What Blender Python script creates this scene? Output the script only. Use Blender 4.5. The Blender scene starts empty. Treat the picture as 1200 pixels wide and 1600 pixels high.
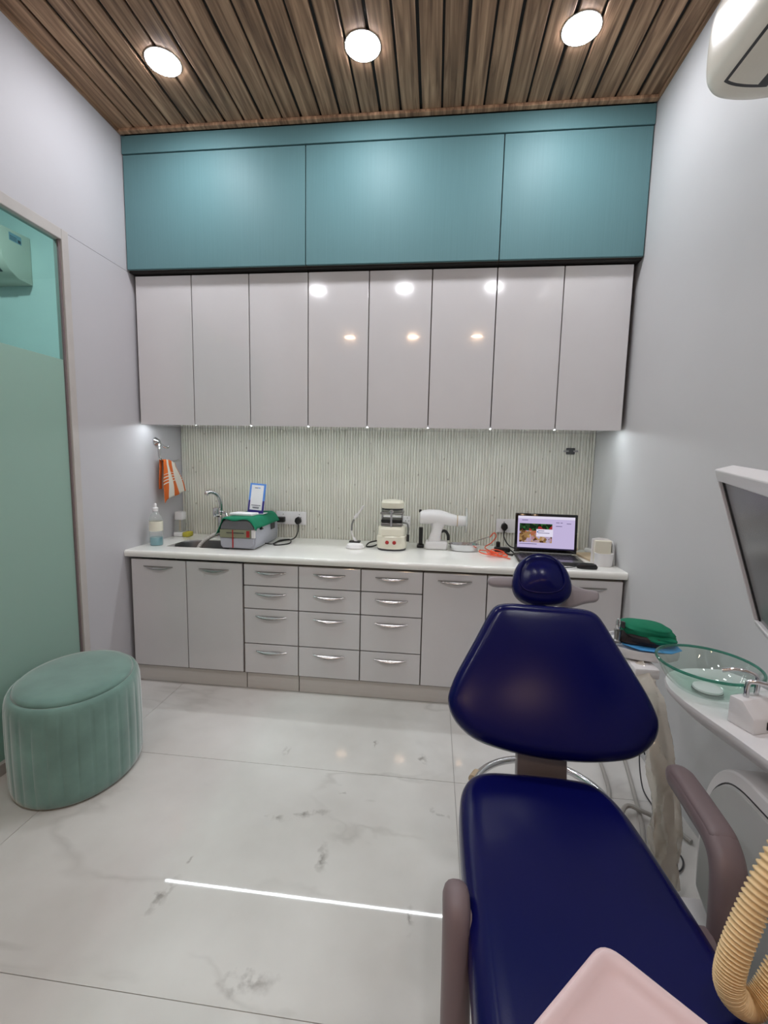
import bpy, bmesh, math, random
from mathutils import Vector, Matrix, Euler
random.seed(4)
S = bpy.context.scene
COL = S.collection

# ------------------------------------------------------------------ camera
PW, PH, FPX = 1200, 1600, 699.3
YAW, PITCH, ROLL = .1092, .1137, .0215
cam = bpy.data.cameras.new('camera'); co = bpy.data.objects.new('camera', cam); COL.objects.link(co)
cam.sensor_fit = 'VERTICAL'; cam.sensor_height = 36; cam.lens = 36 * FPX / PH; cam.clip_start = .02
fw = Vector((-math.sin(YAW) * math.cos(PITCH), math.cos(YAW) * math.cos(PITCH), -math.sin(PITCH)))
r0 = Vector((math.cos(YAW), math.sin(YAW), 0)); u0 = r0.cross(fw)
rr = r0 * math.cos(ROLL) + u0 * math.sin(ROLL); uu = -r0 * math.sin(ROLL) + u0 * math.cos(ROLL)
co.matrix_world = Matrix((( rr.x, uu.x, -fw.x, 1.7844), (rr.y, uu.y, -fw.y, 0), (rr.z, uu.z, -fw.z, 1.363), (0, 0, 0, 1)))
S.camera = co
# ------------------------------------------------------------------ world, exposure, lamp strengths
w = bpy.data.worlds.new('world'); S.world = w; w.use_nodes = True
w.node_tree.nodes['Background'].inputs[0].default_value = (.8, .85, .9, 1)
w.node_tree.nodes['Background'].inputs[1].default_value = .05
S.view_settings.view_transform = 'Standard'; S.view_settings.look = 'None'
S.view_settings.gamma = 1; S.view_settings.use_curve_mapping = False
S.view_settings.exposure = 1.03
LAMP = 66.0        # ceiling panels
LAMP_REAR = 44.0   # warmer row behind the camera
STRIP = 20.0       # strip under the wall cabinets
LAMP_SIDE = 140.0   # lamp of the room behind the glass

# ------------------------------------------------------------------ materials
def lin(c):
    return tuple(((x / 255) / 12.92 if x / 255 <= .04045 else ((x / 255 + .055) / 1.055) ** 2.4) for x in c)
def setin(b, k, v):
    if k in b.inputs: b.inputs[k].default_value = v
def base(name):
    m = bpy.data.materials.new(name); m.use_nodes = True
    n = m.node_tree.nodes; return m, n, m.node_tree.links, n['Principled BSDF']
def mat(name, c, rough=.5, metal=0, var=.05, scale=8, bump=0, coat=0, spec=.5, sheen=0, stretch=(1, 1, 1), bscale=None):
    m, n, l, b = base(name)
    col = lin(c)
    tc = n.new('ShaderNodeTexCoord'); mp = n.new('ShaderNodeMapping'); mp.inputs['Scale'].default_value = stretch
    l.new(tc.outputs['Object'], mp.inputs[0])
    no = n.new('ShaderNodeTexNoise'); no.inputs['Scale'].default_value = scale; no.inputs['Detail'].default_value = 4
    l.new(mp.outputs[0], no.inputs['Vector'])
    r = n.new('ShaderNodeValToRGB'); e = r.color_ramp.elements
    e[0].position = .3; e[1].position = .7
    e[0].color = (*[x * (1 - var) for x in col], 1); e[1].color = (*[min(1, x * (1 + var)) for x in col], 1)
    l.new(no.outputs['Fac'], r.inputs[0]); l.new(r.outputs[0], b.inputs['Base Color'])
    b.inputs['Roughness'].default_value = rough; b.inputs['Metallic'].default_value = metal
    setin(b, 'Coat Weight', coat); setin(b, 'Coat Roughness', .03); setin(b, 'Specular IOR Level', spec)
    setin(b, 'Sheen Weight', sheen); setin(b, 'Sheen Roughness', .4)
    if bump:
        n2 = n.new('ShaderNodeTexNoise'); n2.inputs['Scale'].default_value = bscale or scale * 6; n2.inputs['Detail'].default_value = 3
        l.new(mp.outputs[0], n2.inputs['Vector'])
        bp = n.new('ShaderNodeBump'); bp.inputs['Strength'].default_value = bump; bp.inputs['Distance'].default_value = .002
        l.new(n2.outputs['Fac'], bp.inputs['Height']); l.new(bp.outputs[0], b.inputs['Normal'])
    return m
def emit(name, c, s):
    m, n, l, b = base(name); n.remove(b)
    e = n.new('ShaderNodeEmission'); e.inputs[0].default_value = (*lin(c), 1); e.inputs[1].default_value = s
    l.new(e.outputs[0], n['Material Output'].inputs[0]); return m
def clear(name, tint, refl=.9, rough=.02, ior=1.45, body=None, bodyfac=0, transl=False, diff=None):
    """thin pane: tinted transmission + fresnel gloss (+ some milky body)"""
    m, n, l, b = base(name); n.remove(b)
    t = n.new('ShaderNodeBsdfTransparent'); t.inputs[0].default_value = (*tint, 1)
    g = n.new('ShaderNodeBsdfGlossy'); g.inputs['Roughness'].default_value = rough; g.inputs[0].default_value = (refl, refl, refl, 1)
    lw = n.new('ShaderNodeLayerWeight'); pw_ = n.new('ShaderNodeMath'); pw_.operation = 'POWER'; pw_.inputs[1].default_value = 4.5
    f0 = ((ior - 1) / (ior + 1)) ** 2; f = n.new('ShaderNodeMapRange'); f.inputs[3].default_value = f0; f.inputs[4].default_value = 1
    l.new(lw.outputs['Facing'], pw_.inputs[0]); l.new(pw_.outputs[0], f.inputs[0])
    mx = n.new('ShaderNodeMixShader'); l.new(f.outputs[0], mx.inputs[0]); l.new(g.outputs[0], mx.inputs[2])
    src = t
    if body:
        d = n.new('ShaderNodeBsdfTranslucent' if transl else 'ShaderNodeBsdfDiffuse'); d.inputs[0].default_value = (*lin(body), 1)
        m2 = n.new('ShaderNodeMixShader'); m2.inputs[0].default_value = bodyfac
        if diff:
            d0 = n.new('ShaderNodeBsdfDiffuse'); d0.inputs[0].default_value = (*lin(diff), 1)
            m3 = n.new('ShaderNodeMixShader'); m3.inputs[0].default_value = .5; l.new(d.outputs[0], m3.inputs[1]); l.new(d0.outputs[0], m3.inputs[2]); d = m3
        l.new(t.outputs[0], m2.inputs[1]); l.new(d.outputs[0], m2.inputs[2]); src = m2
    l.new(src.outputs[0], mx.inputs[1]); l.new(mx.outputs[0], n['Material Output'].inputs[0]); return m

def wood_mat():
    m, n, l, b = base('ceiling_wood')
    tc = n.new('ShaderNodeTexCoord'); oi = n.new('ShaderNodeObjectInfo')
    ad = n.new('ShaderNodeVectorMath'); ad.operation = 'MULTIPLY_ADD'; ad.inputs[1].default_value = (9, 9, 9)
    cmb = n.new('ShaderNodeCombineXYZ')
    for i in range(3): l.new(oi.outputs['Random'], cmb.inputs[i])
    l.new(cmb.outputs[0], ad.inputs[0]); l.new(tc.outputs['Object'], ad.inputs[2])
    mp = n.new('ShaderNodeMapping'); mp.inputs['Scale'].default_value = (22, 1.1, 8); l.new(ad.outputs[0], mp.inputs[0])
    no = n.new('ShaderNodeTexNoise'); no.inputs['Scale'].default_value = 2.2; no.inputs['Detail'].default_value = 8; no.inputs['Distortion'].default_value = .7
    l.new(mp.outputs[0], no.inputs['Vector'])
    r = n.new('ShaderNodeValToRGB'); e = r.color_ramp.elements
    e[0].position = .32; e[0].color = (*lin((116, 89, 70)), 1); e[1].position = .7; e[1].color = (*lin((200, 164, 133)), 1)
    k = e.new(.52); k.color = (*lin((164, 130, 103)), 1)
    l.new(no.outputs['Fac'], r.inputs[0])
    hs = n.new('ShaderNodeHueSaturation'); mr = n.new('ShaderNodeMapRange'); mr.inputs[3].default_value = .82; mr.inputs[4].default_value = 1.15
    l.new(oi.outputs['Random'], mr.inputs[0]); l.new(mr.outputs[0], hs.inputs['Value']); l.new(r.outputs[0], hs.inputs['Color'])
    l.new(hs.outputs[0], b.inputs['Base Color']); b.inputs['Roughness'].default_value = .6; setin(b, 'Specular IOR Level', .3)
    bp = n.new('ShaderNodeBump'); bp.inputs['Strength'].default_value = .15; bp.inputs['Distance'].default_value = .002
    l.new(no.outputs['Fac'], bp.inputs['Height']); l.new(bp.outputs[0], b.inputs['Normal'])
    return m
def marble_mat():
    m, n, l, b = base('marble_tile')
    geo = n.new('ShaderNodeNewGeometry'); pos = geo.outputs['Position']
    big = n.new('ShaderNodeTexNoise'); big.inputs['Scale'].default_value = 1.6; big.inputs['Detail'].default_value = 6; l.new(pos, big.inputs['Vector'])
    r = n.new('ShaderNodeValToRGB'); e = r.color_ramp.elements
    e[0].position = .3; e[0].color = (*lin((205, 201, 196)), 1); e[1].position = .68; e[1].color = (*lin((232, 230, 226)), 1)
    l.new(big.outputs['Fac'], r.inputs[0])
    # thin veins: |noise-0.5| near zero
    v = n.new('ShaderNodeTexNoise'); v.inputs['Scale'].default_value = .95; v.inputs['Detail'].default_value = 5; v.inputs['Distortion'].default_value = .6
    mp = n.new('ShaderNodeMapping'); mp.inputs['Location'].default_value = (3.1, 7.7, 0); mp.inputs['Rotation'].default_value = (0, 0, .6); mp.inputs['Scale'].default_value = (.7, 1.5, 1)
    l.new(pos, mp.inputs[0]); l.new(mp.outputs[0], v.inputs['Vector'])
    s = n.new('ShaderNodeMath'); s.operation = 'SUBTRACT'; s.inputs[1].default_value = .5; l.new(v.outputs['Fac'], s.inputs[0])
    a = n.new('ShaderNodeMath'); a.operation = 'ABSOLUTE'; l.new(s.outputs[0], a.inputs[0])
    vr = n.new('ShaderNodeValToRGB'); ve = vr.color_ramp.elements
    ve[0].position = 0; ve[0].color = (.22, .22, .22, 1); ve[1].position = .016; ve[1].color = (0, 0, 0, 1); l.new(a.outputs[0], vr.inputs[0])
    fade = n.new('ShaderNodeTexNoise'); fade.inputs['Scale'].default_value = 2.3; l.new(pos, fade.inputs['Vector'])
    fr = n.new('ShaderNodeValToRGB'); fr.color_ramp.elements[0].position = .42; fr.color_ramp.elements[1].position = .62; l.new(fade.outputs['Fac'], fr.inputs[0])
    mu = n.new('ShaderNodeMath'); mu.operation = 'MULTIPLY'; l.new(vr.outputs[0], mu.inputs[0]); l.new(fr.outputs[0], mu.inputs[1])
    mix = n.new('ShaderNodeMixRGB'); mix.inputs[2].default_value = (*lin((120, 112, 104)), 1)
    l.new(mu.outputs[0], mix.inputs[0]); l.new(r.outputs[0], mix.inputs[1])
    # the darker mineral spots of this floor: (x, y, half length, half width, angle)
    dn = n.new('ShaderNodeTexNoise'); dn.inputs['Scale'].default_value = 26; dn.inputs['Detail'].default_value = 5; l.new(pos, dn.inputs['Vector'])
    dm = n.new('ShaderNodeVectorMath'); dm.operation = 'MULTIPLY_ADD'; dm.inputs[1].default_value = (.07, .07, 0)
    l.new(dn.outputs['Color'], dm.inputs[0]); l.new(pos, dm.inputs[2])
    prev = None
    for (x, y, hl, hw, an) in MARKS:
        q = n.new('ShaderNodeMapping'); q.vector_type = 'TEXTURE'
        q.inputs['Location'].default_value = (x + .035, y + .035, 0); q.inputs['Rotation'].default_value = (0, 0, an); q.inputs['Scale'].default_value = (hl, hw, 1e3)
        l.new(dm.outputs[0], q.inputs[0])
        ln = n.new('ShaderNodeVectorMath'); ln.operation = 'LENGTH'; l.new(q.outputs[0], ln.inputs[0])
        mr = n.new('ShaderNodeMapRange'); mr.inputs[1].default_value = 1; mr.inputs[2].default_value = .1; mr.inputs[3].default_value = 0; mr.inputs[4].default_value = .6
        l.new(ln.outputs['Value'], mr.inputs[0])
        if prev is None: prev = mr.outputs[0]
        else:
            mx = n.new('ShaderNodeMath'); mx.operation = 'MAXIMUM'; l.new(prev, mx.inputs[0]); l.new(mr.outputs[0], mx.inputs[1]); prev = mx.outputs[0]
    brk = n.new('ShaderNodeValToRGB'); brk.color_ramp.elements[0].position = .42; brk.color_ramp.elements[1].position = .6; l.new(dn.outputs['Fac'], brk.inputs[0])
    mm = n.new('ShaderNodeMath'); mm.operation = 'MULTIPLY'; l.new(prev, mm.inputs[0]); l.new(brk.outputs[0], mm.inputs[1])
    mix2 = n.new('ShaderNodeMixRGB'); mix2.inputs[2].default_value = (*lin((92, 80, 68)), 1)
    l.new(mm.outputs[0], mix2.inputs[0]); l.new(mix.outputs[0], mix2.inputs[1])
    l.new(mix2.outputs[0], b.inputs['Base Color'])
    b.inputs['Roughness'].default_value = .025; setin(b, 'Specular IOR Level', .5)
    return m
MARKS = [(1.345, 1.545, .11, .018, .35), (1.23, 1.52, .05, .012, .1), (1.45, 1.365, .022, .07, .15), (.99, 1.175, .022, .075, -.2), (1.005, 1.3, .01, .02, 0),
         (1.14, 1.9, .02, .04, -.3), (1.78, 1.93, .02, .045, .35), (1.76, 1.2, .012, .05, 0), (1.55, 2.02, .012, .03, 0), (.62, .82, .05, .03, .4), (1.86, 1.62, .05, .015, -.4), (1.46, 1.68, .02, .01, 0), (1.35, .98, .10, .03, .2)]
def splash_mat():
    m, n, l, b = base('fluted_panel')
    tc = n.new('ShaderNodeTexCoord'); geo = n.new('ShaderNodeNewGeometry')
    no = n.new('ShaderNodeTexNoise'); no.inputs['Scale'].default_value = 6; l.new(geo.outputs['Position'], no.inputs['Vector'])
    r = n.new('ShaderNodeValToRGB'); r.color_ramp.elements[0].color = (*lin((214, 213, 202)), 1); r.color_ramp.elements[1].color = (*lin((228, 227, 217)), 1)
    l.new(no.outputs['Fac'], r.inputs[0])
    mp = n.new('ShaderNodeMapping'); mp.inputs['Scale'].default_value = (1, .01, .62); l.new(geo.outputs['Position'], mp.inputs[0])
    vo = n.new('ShaderNodeTexVoronoi'); vo.inputs['Scale'].default_value = 19; l.new(mp.outputs[0], vo.inputs['Vector'])
    k = n.new('ShaderNodeValToRGB'); k.color_ramp.elements[0].position = .05; k.color_ramp.elements[0].color = (.5, .5, .5, 1); k.color_ramp.elements[1].position = .12; k.color_ramp.elements[1].color = (0, 0, 0, 1)
    l.new(vo.outputs['Distance'], k.inputs[0])
    mx = n.new('ShaderNodeMixRGB'); mx.inputs[2].default_value = (*lin((120, 108, 88)), 1); l.new(k.outputs[0], mx.inputs[0]); l.new(r.outputs[0], mx.inputs[1])
    l.new(mx.outputs[0], b.inputs['Base Color']); b.inputs['Roughness'].default_value = .55
    return m
def towel_mat():
    m, n, l, b = base('striped_towel')
    tc = n.new('ShaderNodeTexCoord'); sp = n.new('ShaderNodeSeparateXYZ'); l.new(tc.outputs['UV'], sp.inputs[0])
    r = n.new('ShaderNodeValToRGB'); r.color_ramp.interpolation = 'CONSTANT'; e = r.color_ramp.elements
    W_, O_ = (*lin((232, 226, 214)), 1), (*lin((226, 110, 42)), 1)
    e[0].position = 0; e[0].color = O_; e[1].position = .2; e[1].color = W_
    for p, c in ((.38, O_), (.68, W_), (.96, O_)): k = e.new(p); k.color = c
    l.new(sp.outputs[0], r.inputs[0])
    wv = n.new('ShaderNodeMath'); wv.operation = 'PINGPONG'; wv.inputs[1].default_value = .022; l.new(sp.outputs[1], wv.inputs[0])
    band = n.new('ShaderNodeMath'); band.operation = 'COMPARE'; band.inputs[1].default_value = .30; band.inputs[2].default_value = .075; l.new(sp.outputs[1], band.inputs[0])
    th = n.new('ShaderNodeMath'); th.operation = 'GREATER_THAN'; th.inputs[1].default_value = .015; l.new(wv.outputs[0], th.inputs[0])
    mu = n.new('ShaderNodeMath'); mu.operation = 'MULTIPLY'; l.new(th.outputs[0], mu.inputs[0]); l.new(band.outputs[0], mu.inputs[1])
    mx = n.new('ShaderNodeMixRGB'); mx.inputs[2].default_value = W_; l.new(mu.outputs[0], mx.inputs[0]); l.new(r.outputs[0], mx.inputs[1])
    l.new(mx.outputs[0], b.inputs['Base Color']); b.inputs['Roughness'].default_value = .9
    no = n.new('ShaderNodeTexNoise'); no.inputs['Scale'].default_value = 500; bp = n.new('ShaderNodeBump'); bp.inputs['Strength'].default_value = .4; bp.inputs['Distance'].default_value = .002
    l.new(no.outputs['Fac'], bp.inputs['Height']); l.new(bp.outputs[0], b.inputs['Normal']); return m
def food_mat():
    m, n, l, b = base('screen_food'); n.remove(b)
    tc = n.new('ShaderNodeTexCoord'); vo = n.new('ShaderNodeTexVoronoi'); vo.inputs['Scale'].default_value = 7
    l.new(tc.outputs['UV'], vo.inputs['Vector'])
    sp = n.new('ShaderNodeSeparateXYZ'); l.new(tc.outputs['UV'], sp.inputs[0])
    sc = n.new('ShaderNodeSeparateColor'); l.new(vo.outputs['Color'], sc.inputs[0])
    top = n.new('ShaderNodeValToRGB'); top.color_ramp.interpolation = 'CONSTANT'; e = top.color_ramp.elements
    e[0].color = (.01, .02, .01, 1); e[1].position = .45; e[1].color = (.03, .12, .03, 1)
    for p, c in ((.65, (.02, .05, .02, 1)), (.85, (.35, .03, .03, 1))): k = e.new(p); k.color = c
    low = n.new('ShaderNodeValToRGB'); e = low.color_ramp.elements
    e[0].color = (.06, .02, .01, 1); e[1].color = (.4, .12, .04, 1); k = e.new(.55); k.color = (.5, .3, .12, 1); k = e.new(.75); k.color = (.45, .38, .55, 1)
    l.new(sc.outputs[0], top.inputs[0]); l.new(sc.outputs[1], low.inputs[0])
    gt = n.new('ShaderNodeMath'); gt.operation = 'GREATER_THAN'; gt.inputs[1].default_value = .62; l.new(sp.outputs[1], gt.inputs[0])
    mx = n.new('ShaderNodeMixRGB'); l.new(gt.outputs[0], mx.inputs[0]); l.new(low.outputs[0], mx.inputs[1]); l.new(top.outputs[0], mx.inputs[2])
    em = n.new('ShaderNodeEmission'); em.inputs[1].default_value = .45; l.new(mx.outputs[0], em.inputs[0]); l.new(em.outputs[0], n['Material Output'].inputs[0]); return m

M = {}
M['wall'] = mat('wall_paint', (198, 196, 200), .6, var=.015, scale=3)
M['wall_r'] = mat('wall_paint_right', (205, 205, 206), .55, var=.015, scale=3)
M['wood'] = wood_mat(); M['marble'] = marble_mat(); M['splash'] = splash_mat(); M['towel'] = towel_mat(); M['food'] = food_mat()
M['gap'] = mat('shadow_gap', (38, 34, 32), .8)
M['grout'] = mat('grout', (150, 146, 140), .8)
M['teal'] = mat('teal_laminate', (100, 138, 143), .5, var=.035, scale=5, stretch=(60, 1, .6), spec=.22)
M['white'] = mat('gloss_white_laminate', (220, 218, 219), .09, var=.01, coat=.6)
M['carc'] = mat('cabinet_carcass', (120, 108, 98), .6)
M['kick'] = mat('kick_board', (214, 209, 204), .35, var=.03, scale=3, stretch=(1, 1, 20))
M['stone'] = mat('white_worktop', (240, 240, 234), .12, var=.012, coat=.3)
M['chrome'] = mat('chrome', (215, 216, 218), .12, metal=1, var=.02)
M['steel'] = mat('brushed_steel', (150, 150, 148), .32, metal=1, var=.05, scale=20)
M['steel_h'] = mat('handle_steel', (176, 174, 172), .24, metal=1, var=.03)
M['basin'] = mat('sink_steel', (110, 110, 110), .38, metal=.85, var=.05)
M['frame'] = mat('pale_frame', (196, 190, 186), .4)
M['velvet'] = mat('green_velvet', (116, 150, 140), .85, var=.16, scale=7, sheen=1.0, bump=.15, bscale=400)
M['velvet_d'] = mat('green_velvet_seam', (70, 112, 102), .9)
M['vinyl'] = mat('blue_vinyl', (10, 13, 76), .22, var=.05, scale=4, bump=.05, bscale=260, spec=.2)
M['taupe'] = mat('taupe_plastic', (128, 112, 114), .42, var=.02)
M['taupe_l'] = mat('grey_plastic', (154, 147, 150), .42, var=.02)
M['plast'] = mat('white_plastic', (232, 230, 230), .3, var=.01)
M['cream'] = mat('cream_plastic', (232, 228, 210), .35, var=.015)
M['acw'] = mat('ac_plastic', (232, 226, 212), .25, var=.01)
M['panelg'] = mat('grey_unit_panel', (188, 190, 188), .4, var=.02)
M['pink'] = mat('pink_tray', (236, 210, 210), .35, var=.02)
M['black'] = mat('black_plastic', (18, 18, 19), .4)
M['blackg'] = mat('black_gloss', (10, 10, 11), .1)
M['screen_off'] = mat('dark_screen', (92, 94, 96), .22, spec=.6)
M['dark'] = mat('dark_grey', (58, 58, 60), .5)
M['green'] = mat('green_cloth', (0, 120, 86), .85, var=.12, scale=12, bump=.3, bscale=300)
M['gdark'] = mat('dark_cloth', (52, 44, 46), .85, var=.1)
M['bluesheet'] = mat('blue_sheet', (78, 160, 222), .6)
M['hose'] = mat('beige_hose', (246, 216, 164), .45, var=.05)
M['tubeg'] = mat('grey_tube', (176, 172, 166), .4)
M['orange'] = mat('orange_cable', (236, 92, 52), .45)
M['red'] = mat('red_part', (168, 40, 40), .4)
M['bluef'] = mat('light_blue_card', (92, 150, 232), .4)
M['navy'] = mat('navy_card', (52, 40, 130), .4)
M['paper'] = mat('white_card', (238, 238, 240), .5)
M['ink'] = mat('ink', (70, 72, 90), .6)
M['sponge'] = mat('sponge', (196, 186, 70), .9)
M['label'] = mat('sticker', (150, 180, 200), .5)
M['tan'] = mat('tan_board', (196, 176, 146), .7)
M['greybox'] = mat('machine_grey', (172, 174, 184), .35, var=.02)
M['greytop'] = mat('machine_lid', (112, 112, 116), .35)
M['olive'] = mat('control_strip', (140, 142, 118), .4)
M['lamp'] = emit('lamp_diffuser', (250, 250, 255), LAMP)
M['lamp_warm'] = emit('lamp_diffuser_rear', (255, 212, 172), LAMP_REAR)
M['lamp_side'] = emit('lamp_side_room', (255, 255, 255), LAMP_SIDE)
M['strip'] = emit('led_strip', (244, 252, 255), STRIP)
M['scr'] = emit('screen_page', (214, 200, 240), .38)
M['scr2'] = emit('screen_page_white', (236, 230, 250), .42)
M['scrbar'] = emit('screen_taskbar', (60, 54, 84), .3)
M['scrink'] = emit('screen_ink', (120, 110, 150), .3)
M['scrblue'] = emit('screen_blue', (110, 150, 220), .3)
M['glass'] = clear('green_glass', (.70, .90, .88), refl=.55)
M['frost'] = clear('frosted_film', (.05, .08, .08), refl=.25, rough=.35, body=(196, 228, 218), bodyfac=.97, transl=True, diff=(204, 226, 215))
M['bowl'] = clear('bowl_glass', (.88, .95, .92), rough=.01, ior=1.5)
M['bowl_rim'] = clear('bowl_rim_glass', (.30, .62, .54), rough=.01, ior=1.5, body=(90, 160, 140), bodyfac=.25)
M['clearp'] = clear('clear_plastic', (.93, .94, .93), rough=.05, body=(225, 228, 226), bodyfac=.22)
M['shield'] = clear('shield_plastic', (.9, .92, .92), rough=.05, body=(235, 238, 238), bodyfac=.62)
M['liquid'] = clear('blue_liquid', (.35, .75, .85), rough=.05, body=(110, 200, 214), bodyfac=.5)
M['film'] = clear('plastic_film', (.93, .91, .87), rough=.12, ior=1.6, body=(246, 238, 224), bodyfac=.42)
M['tint_wall'] = mat('side_room_wall', (214, 228, 226), .6, var=.02)

# ------------------------------------------------------------------ mesh helpers
def add_box(bm, a, b, bev=0, seg=2):
    x0, y0, z0 = a; x1, y1, z1 = b
    t = bmesh.new()
    v = [t.verts.new(p) for p in ((x0, y0, z0), (x1, y0, z0), (x1, y1, z0), (x0, y1, z0), (x0, y0, z1), (x1, y0, z1), (x1, y1, z1), (x0, y1, z1))]
    for f in ((3, 2, 1, 0), (4, 5, 6, 7), (0, 1, 5, 4), (1, 2, 6, 5), (2, 3, 7, 6), (3, 0, 4, 7)): t.faces.new([v[i] for i in f])
    if bev: bmesh.ops.bevel(t, geom=t.edges[:], offset=bev, segments=seg, affect='EDGES', profile=.5)
    me = bpy.data.meshes.new('tmp'); t.to_mesh(me); t.free(); bm.from_mesh(me); bpy.data.meshes.remove(me)
def box(a, b, bev=0, seg=2):
    bm = bmesh.new(); add_box(bm, a, b, bev, seg); return bm
def skin(bm, rings, closed=True, cap0=True, cap1=True):
    R = [[bm.verts.new(p) for p in r] for r in rings]; k = len(R[0])
    for i in range(len(R) - 1):
        for j in range(k if closed else k - 1):
            bm.faces.new((R[i][j], R[i][(j + 1) % k], R[i + 1][(j + 1) % k], R[i + 1][j]))
    if cap0: bm.faces.new(R[0][::-1])
    if cap1: bm.faces.new(R[-1])
    return bm
def smoothpath(pts, n=8):
    pts = [Vector(p) for p in pts]; out = []
    P = [pts[0] * 2 - pts[1]] + pts + [pts[-1] * 2 - pts[-2]]
    for i in range(1, len(P) - 2):
        for s in range(n):
            t = s / n; a, b, c, d = P[i - 1:i + 3]
            out.append(.5 * ((2 * b) + (c - a) * t + (2 * a - 5 * b + 4 * c - d) * t * t + (3 * b - a - 3 * c + d) * t ** 3))
    out.append(pts[-1]); return out
def add_tube(bm, pts, rad, seg=10, smooth=8, sx=1, cap=True, up=None):
    p = smoothpath(pts, smooth) if smooth else [Vector(q) for q in pts]
    n = len(p); rings = []; N = None
    for i in range(n):
        T = (p[min(i + 1, n - 1)] - p[max(i - 1, 0)]).normalized()
        if N is None:
            a = Vector(up) if up else (Vector((0, 0, 1)) if abs(T.z) < .9 else Vector((1, 0, 0)))
            N = (a - T * a.dot(T)).normalized()
        else: N = (N - T * N.dot(T)).normalized()
        B = T.cross(N); r = rad(i / (n - 1)) if callable(rad) else rad
        rings.append([p[i] + N * math.cos(2 * math.pi * k / seg) * r + B * math.sin(2 * math.pi * k / seg) * r * sx for k in range(seg)])
    return skin(bm, rings, cap0=cap, cap1=cap)
def tube(pts, rad, seg=10, smooth=8, sx=1, up=None): return add_tube(bmesh.new(), pts, rad, seg, smooth, sx, True, up)
def add_lathe(bm, prof, c=(0, 0, 0), seg=28, cap0=True, cap1=True, axis='z', sy=1):
    rings = []
    for r, h in prof:
        ring = []
        for k in range(seg):
            a = 2 * math.pi * k / seg; x, y = r * math.cos(a), r * math.sin(a) * sy
            q = {'z': (x, y, h), 'y': (x, h, y), 'x': (h, x, y)}[axis]
            ring.append((c[0] + q[0], c[1] + q[1], c[2] + q[2]))
        rings.append(ring)
    return skin(bm, rings, cap0=cap0, cap1=cap1)
def lathe(prof, c=(0, 0, 0), seg=28, **k): return add_lathe(bmesh.new(), prof, c, seg, **k)
def prism(outline, d0, d1, axes='xzy'):
    """outline in the first two axes, extruded along the third"""
    bm = bmesh.new(); rings = []
    for d in (d0, d1):
        ring = []
        for a, b in outline:
            q = dict(zip(axes, (a, b, d))); ring.append((q['x'], q['y'], q['z']))
        rings.append(ring)
    return skin(bm, rings)
def bevel(bm, off, seg=2, ang=.5):
    bmesh.ops.recalc_face_normals(bm, faces=bm.faces[:])
    es = [e for e in bm.edges if len(e.link_faces) == 2 and e.calc_face_angle(0) > ang]
    bmesh.ops.bevel(bm, geom=es, offset=off, segments=seg, affect='EDGES', profile=.5, clamp_overlap=True); return bm
def chaikin(pts, it=3):
    for _ in range(it):
        o = []
        for i in range(len(pts)):
            a, b = pts[i], pts[(i + 1) % len(pts)]
            o.append((a[0] * .75 + b[0] * .25, a[1] * .75 + b[1] * .25)); o.append((a[0] * .25 + b[0] * .75, a[1] * .25 + b[1] * .75))
        pts = o
    return pts
def inset(pts, d):
    n = len(pts); area = sum(pts[i][0] * pts[(i + 1) % n][1] - pts[(i + 1) % n][0] * pts[i][1] for i in range(n)); s = 1 if area > 0 else -1
    out = []
    for i in range(n):
        a, b = pts[i - 1], pts[(i + 1) % n]; tx, ty = b[0] - a[0], b[1] - a[1]; L = math.hypot(tx, ty) or 1
        out.append((pts[i][0] - s * ty / L * d, pts[i][1] + s * tx / L * d))
    return out
def cushion(outline, thick, edge=.03, dome=.01, dish=0, n=6):
    """soft pad: outline in local xy, back at z=0, face near z=thick"""
    rings = []
    for k in range(n + 1):
        a = math.pi / 2 * k / n
        rings.append([(x, y, edge * (1 - math.sin(a))) for x, y in inset(outline, edge * (1 - math.cos(a)) if k < n else edge)][:] if False else
                     [(x, y, edge * .6 * (1 - math.sin(a))) for x, y in inset(outline, edge * .6 * (1 - math.cos(a)))])
    rings = rings[::-1]
    for k in range(1, n + 1):
        a = math.pi / 2 * k / n
        rings.append([(x, y, thick - edge + edge * math.sin(a)) for x, y in inset(outline, edge * (1 - math.cos(a)))])
    ins = inset(outline, edge); cx = sum(p[0] for p in ins) / len(ins); cy = sum(p[1] for p in ins) / len(ins)
    for s in (.88, .72, .52, .3, .1):
        rings.append([(cx + (x - cx) * s, cy + (y - cy) * s, thick + (dome - dish) * (1 - s * s)) for x, y in ins])
    return skin(bmesh.new(), rings)
def xf(bm, m): bmesh.ops.transform(bm, matrix=m, verts=bm.verts[:]); return bm

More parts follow.
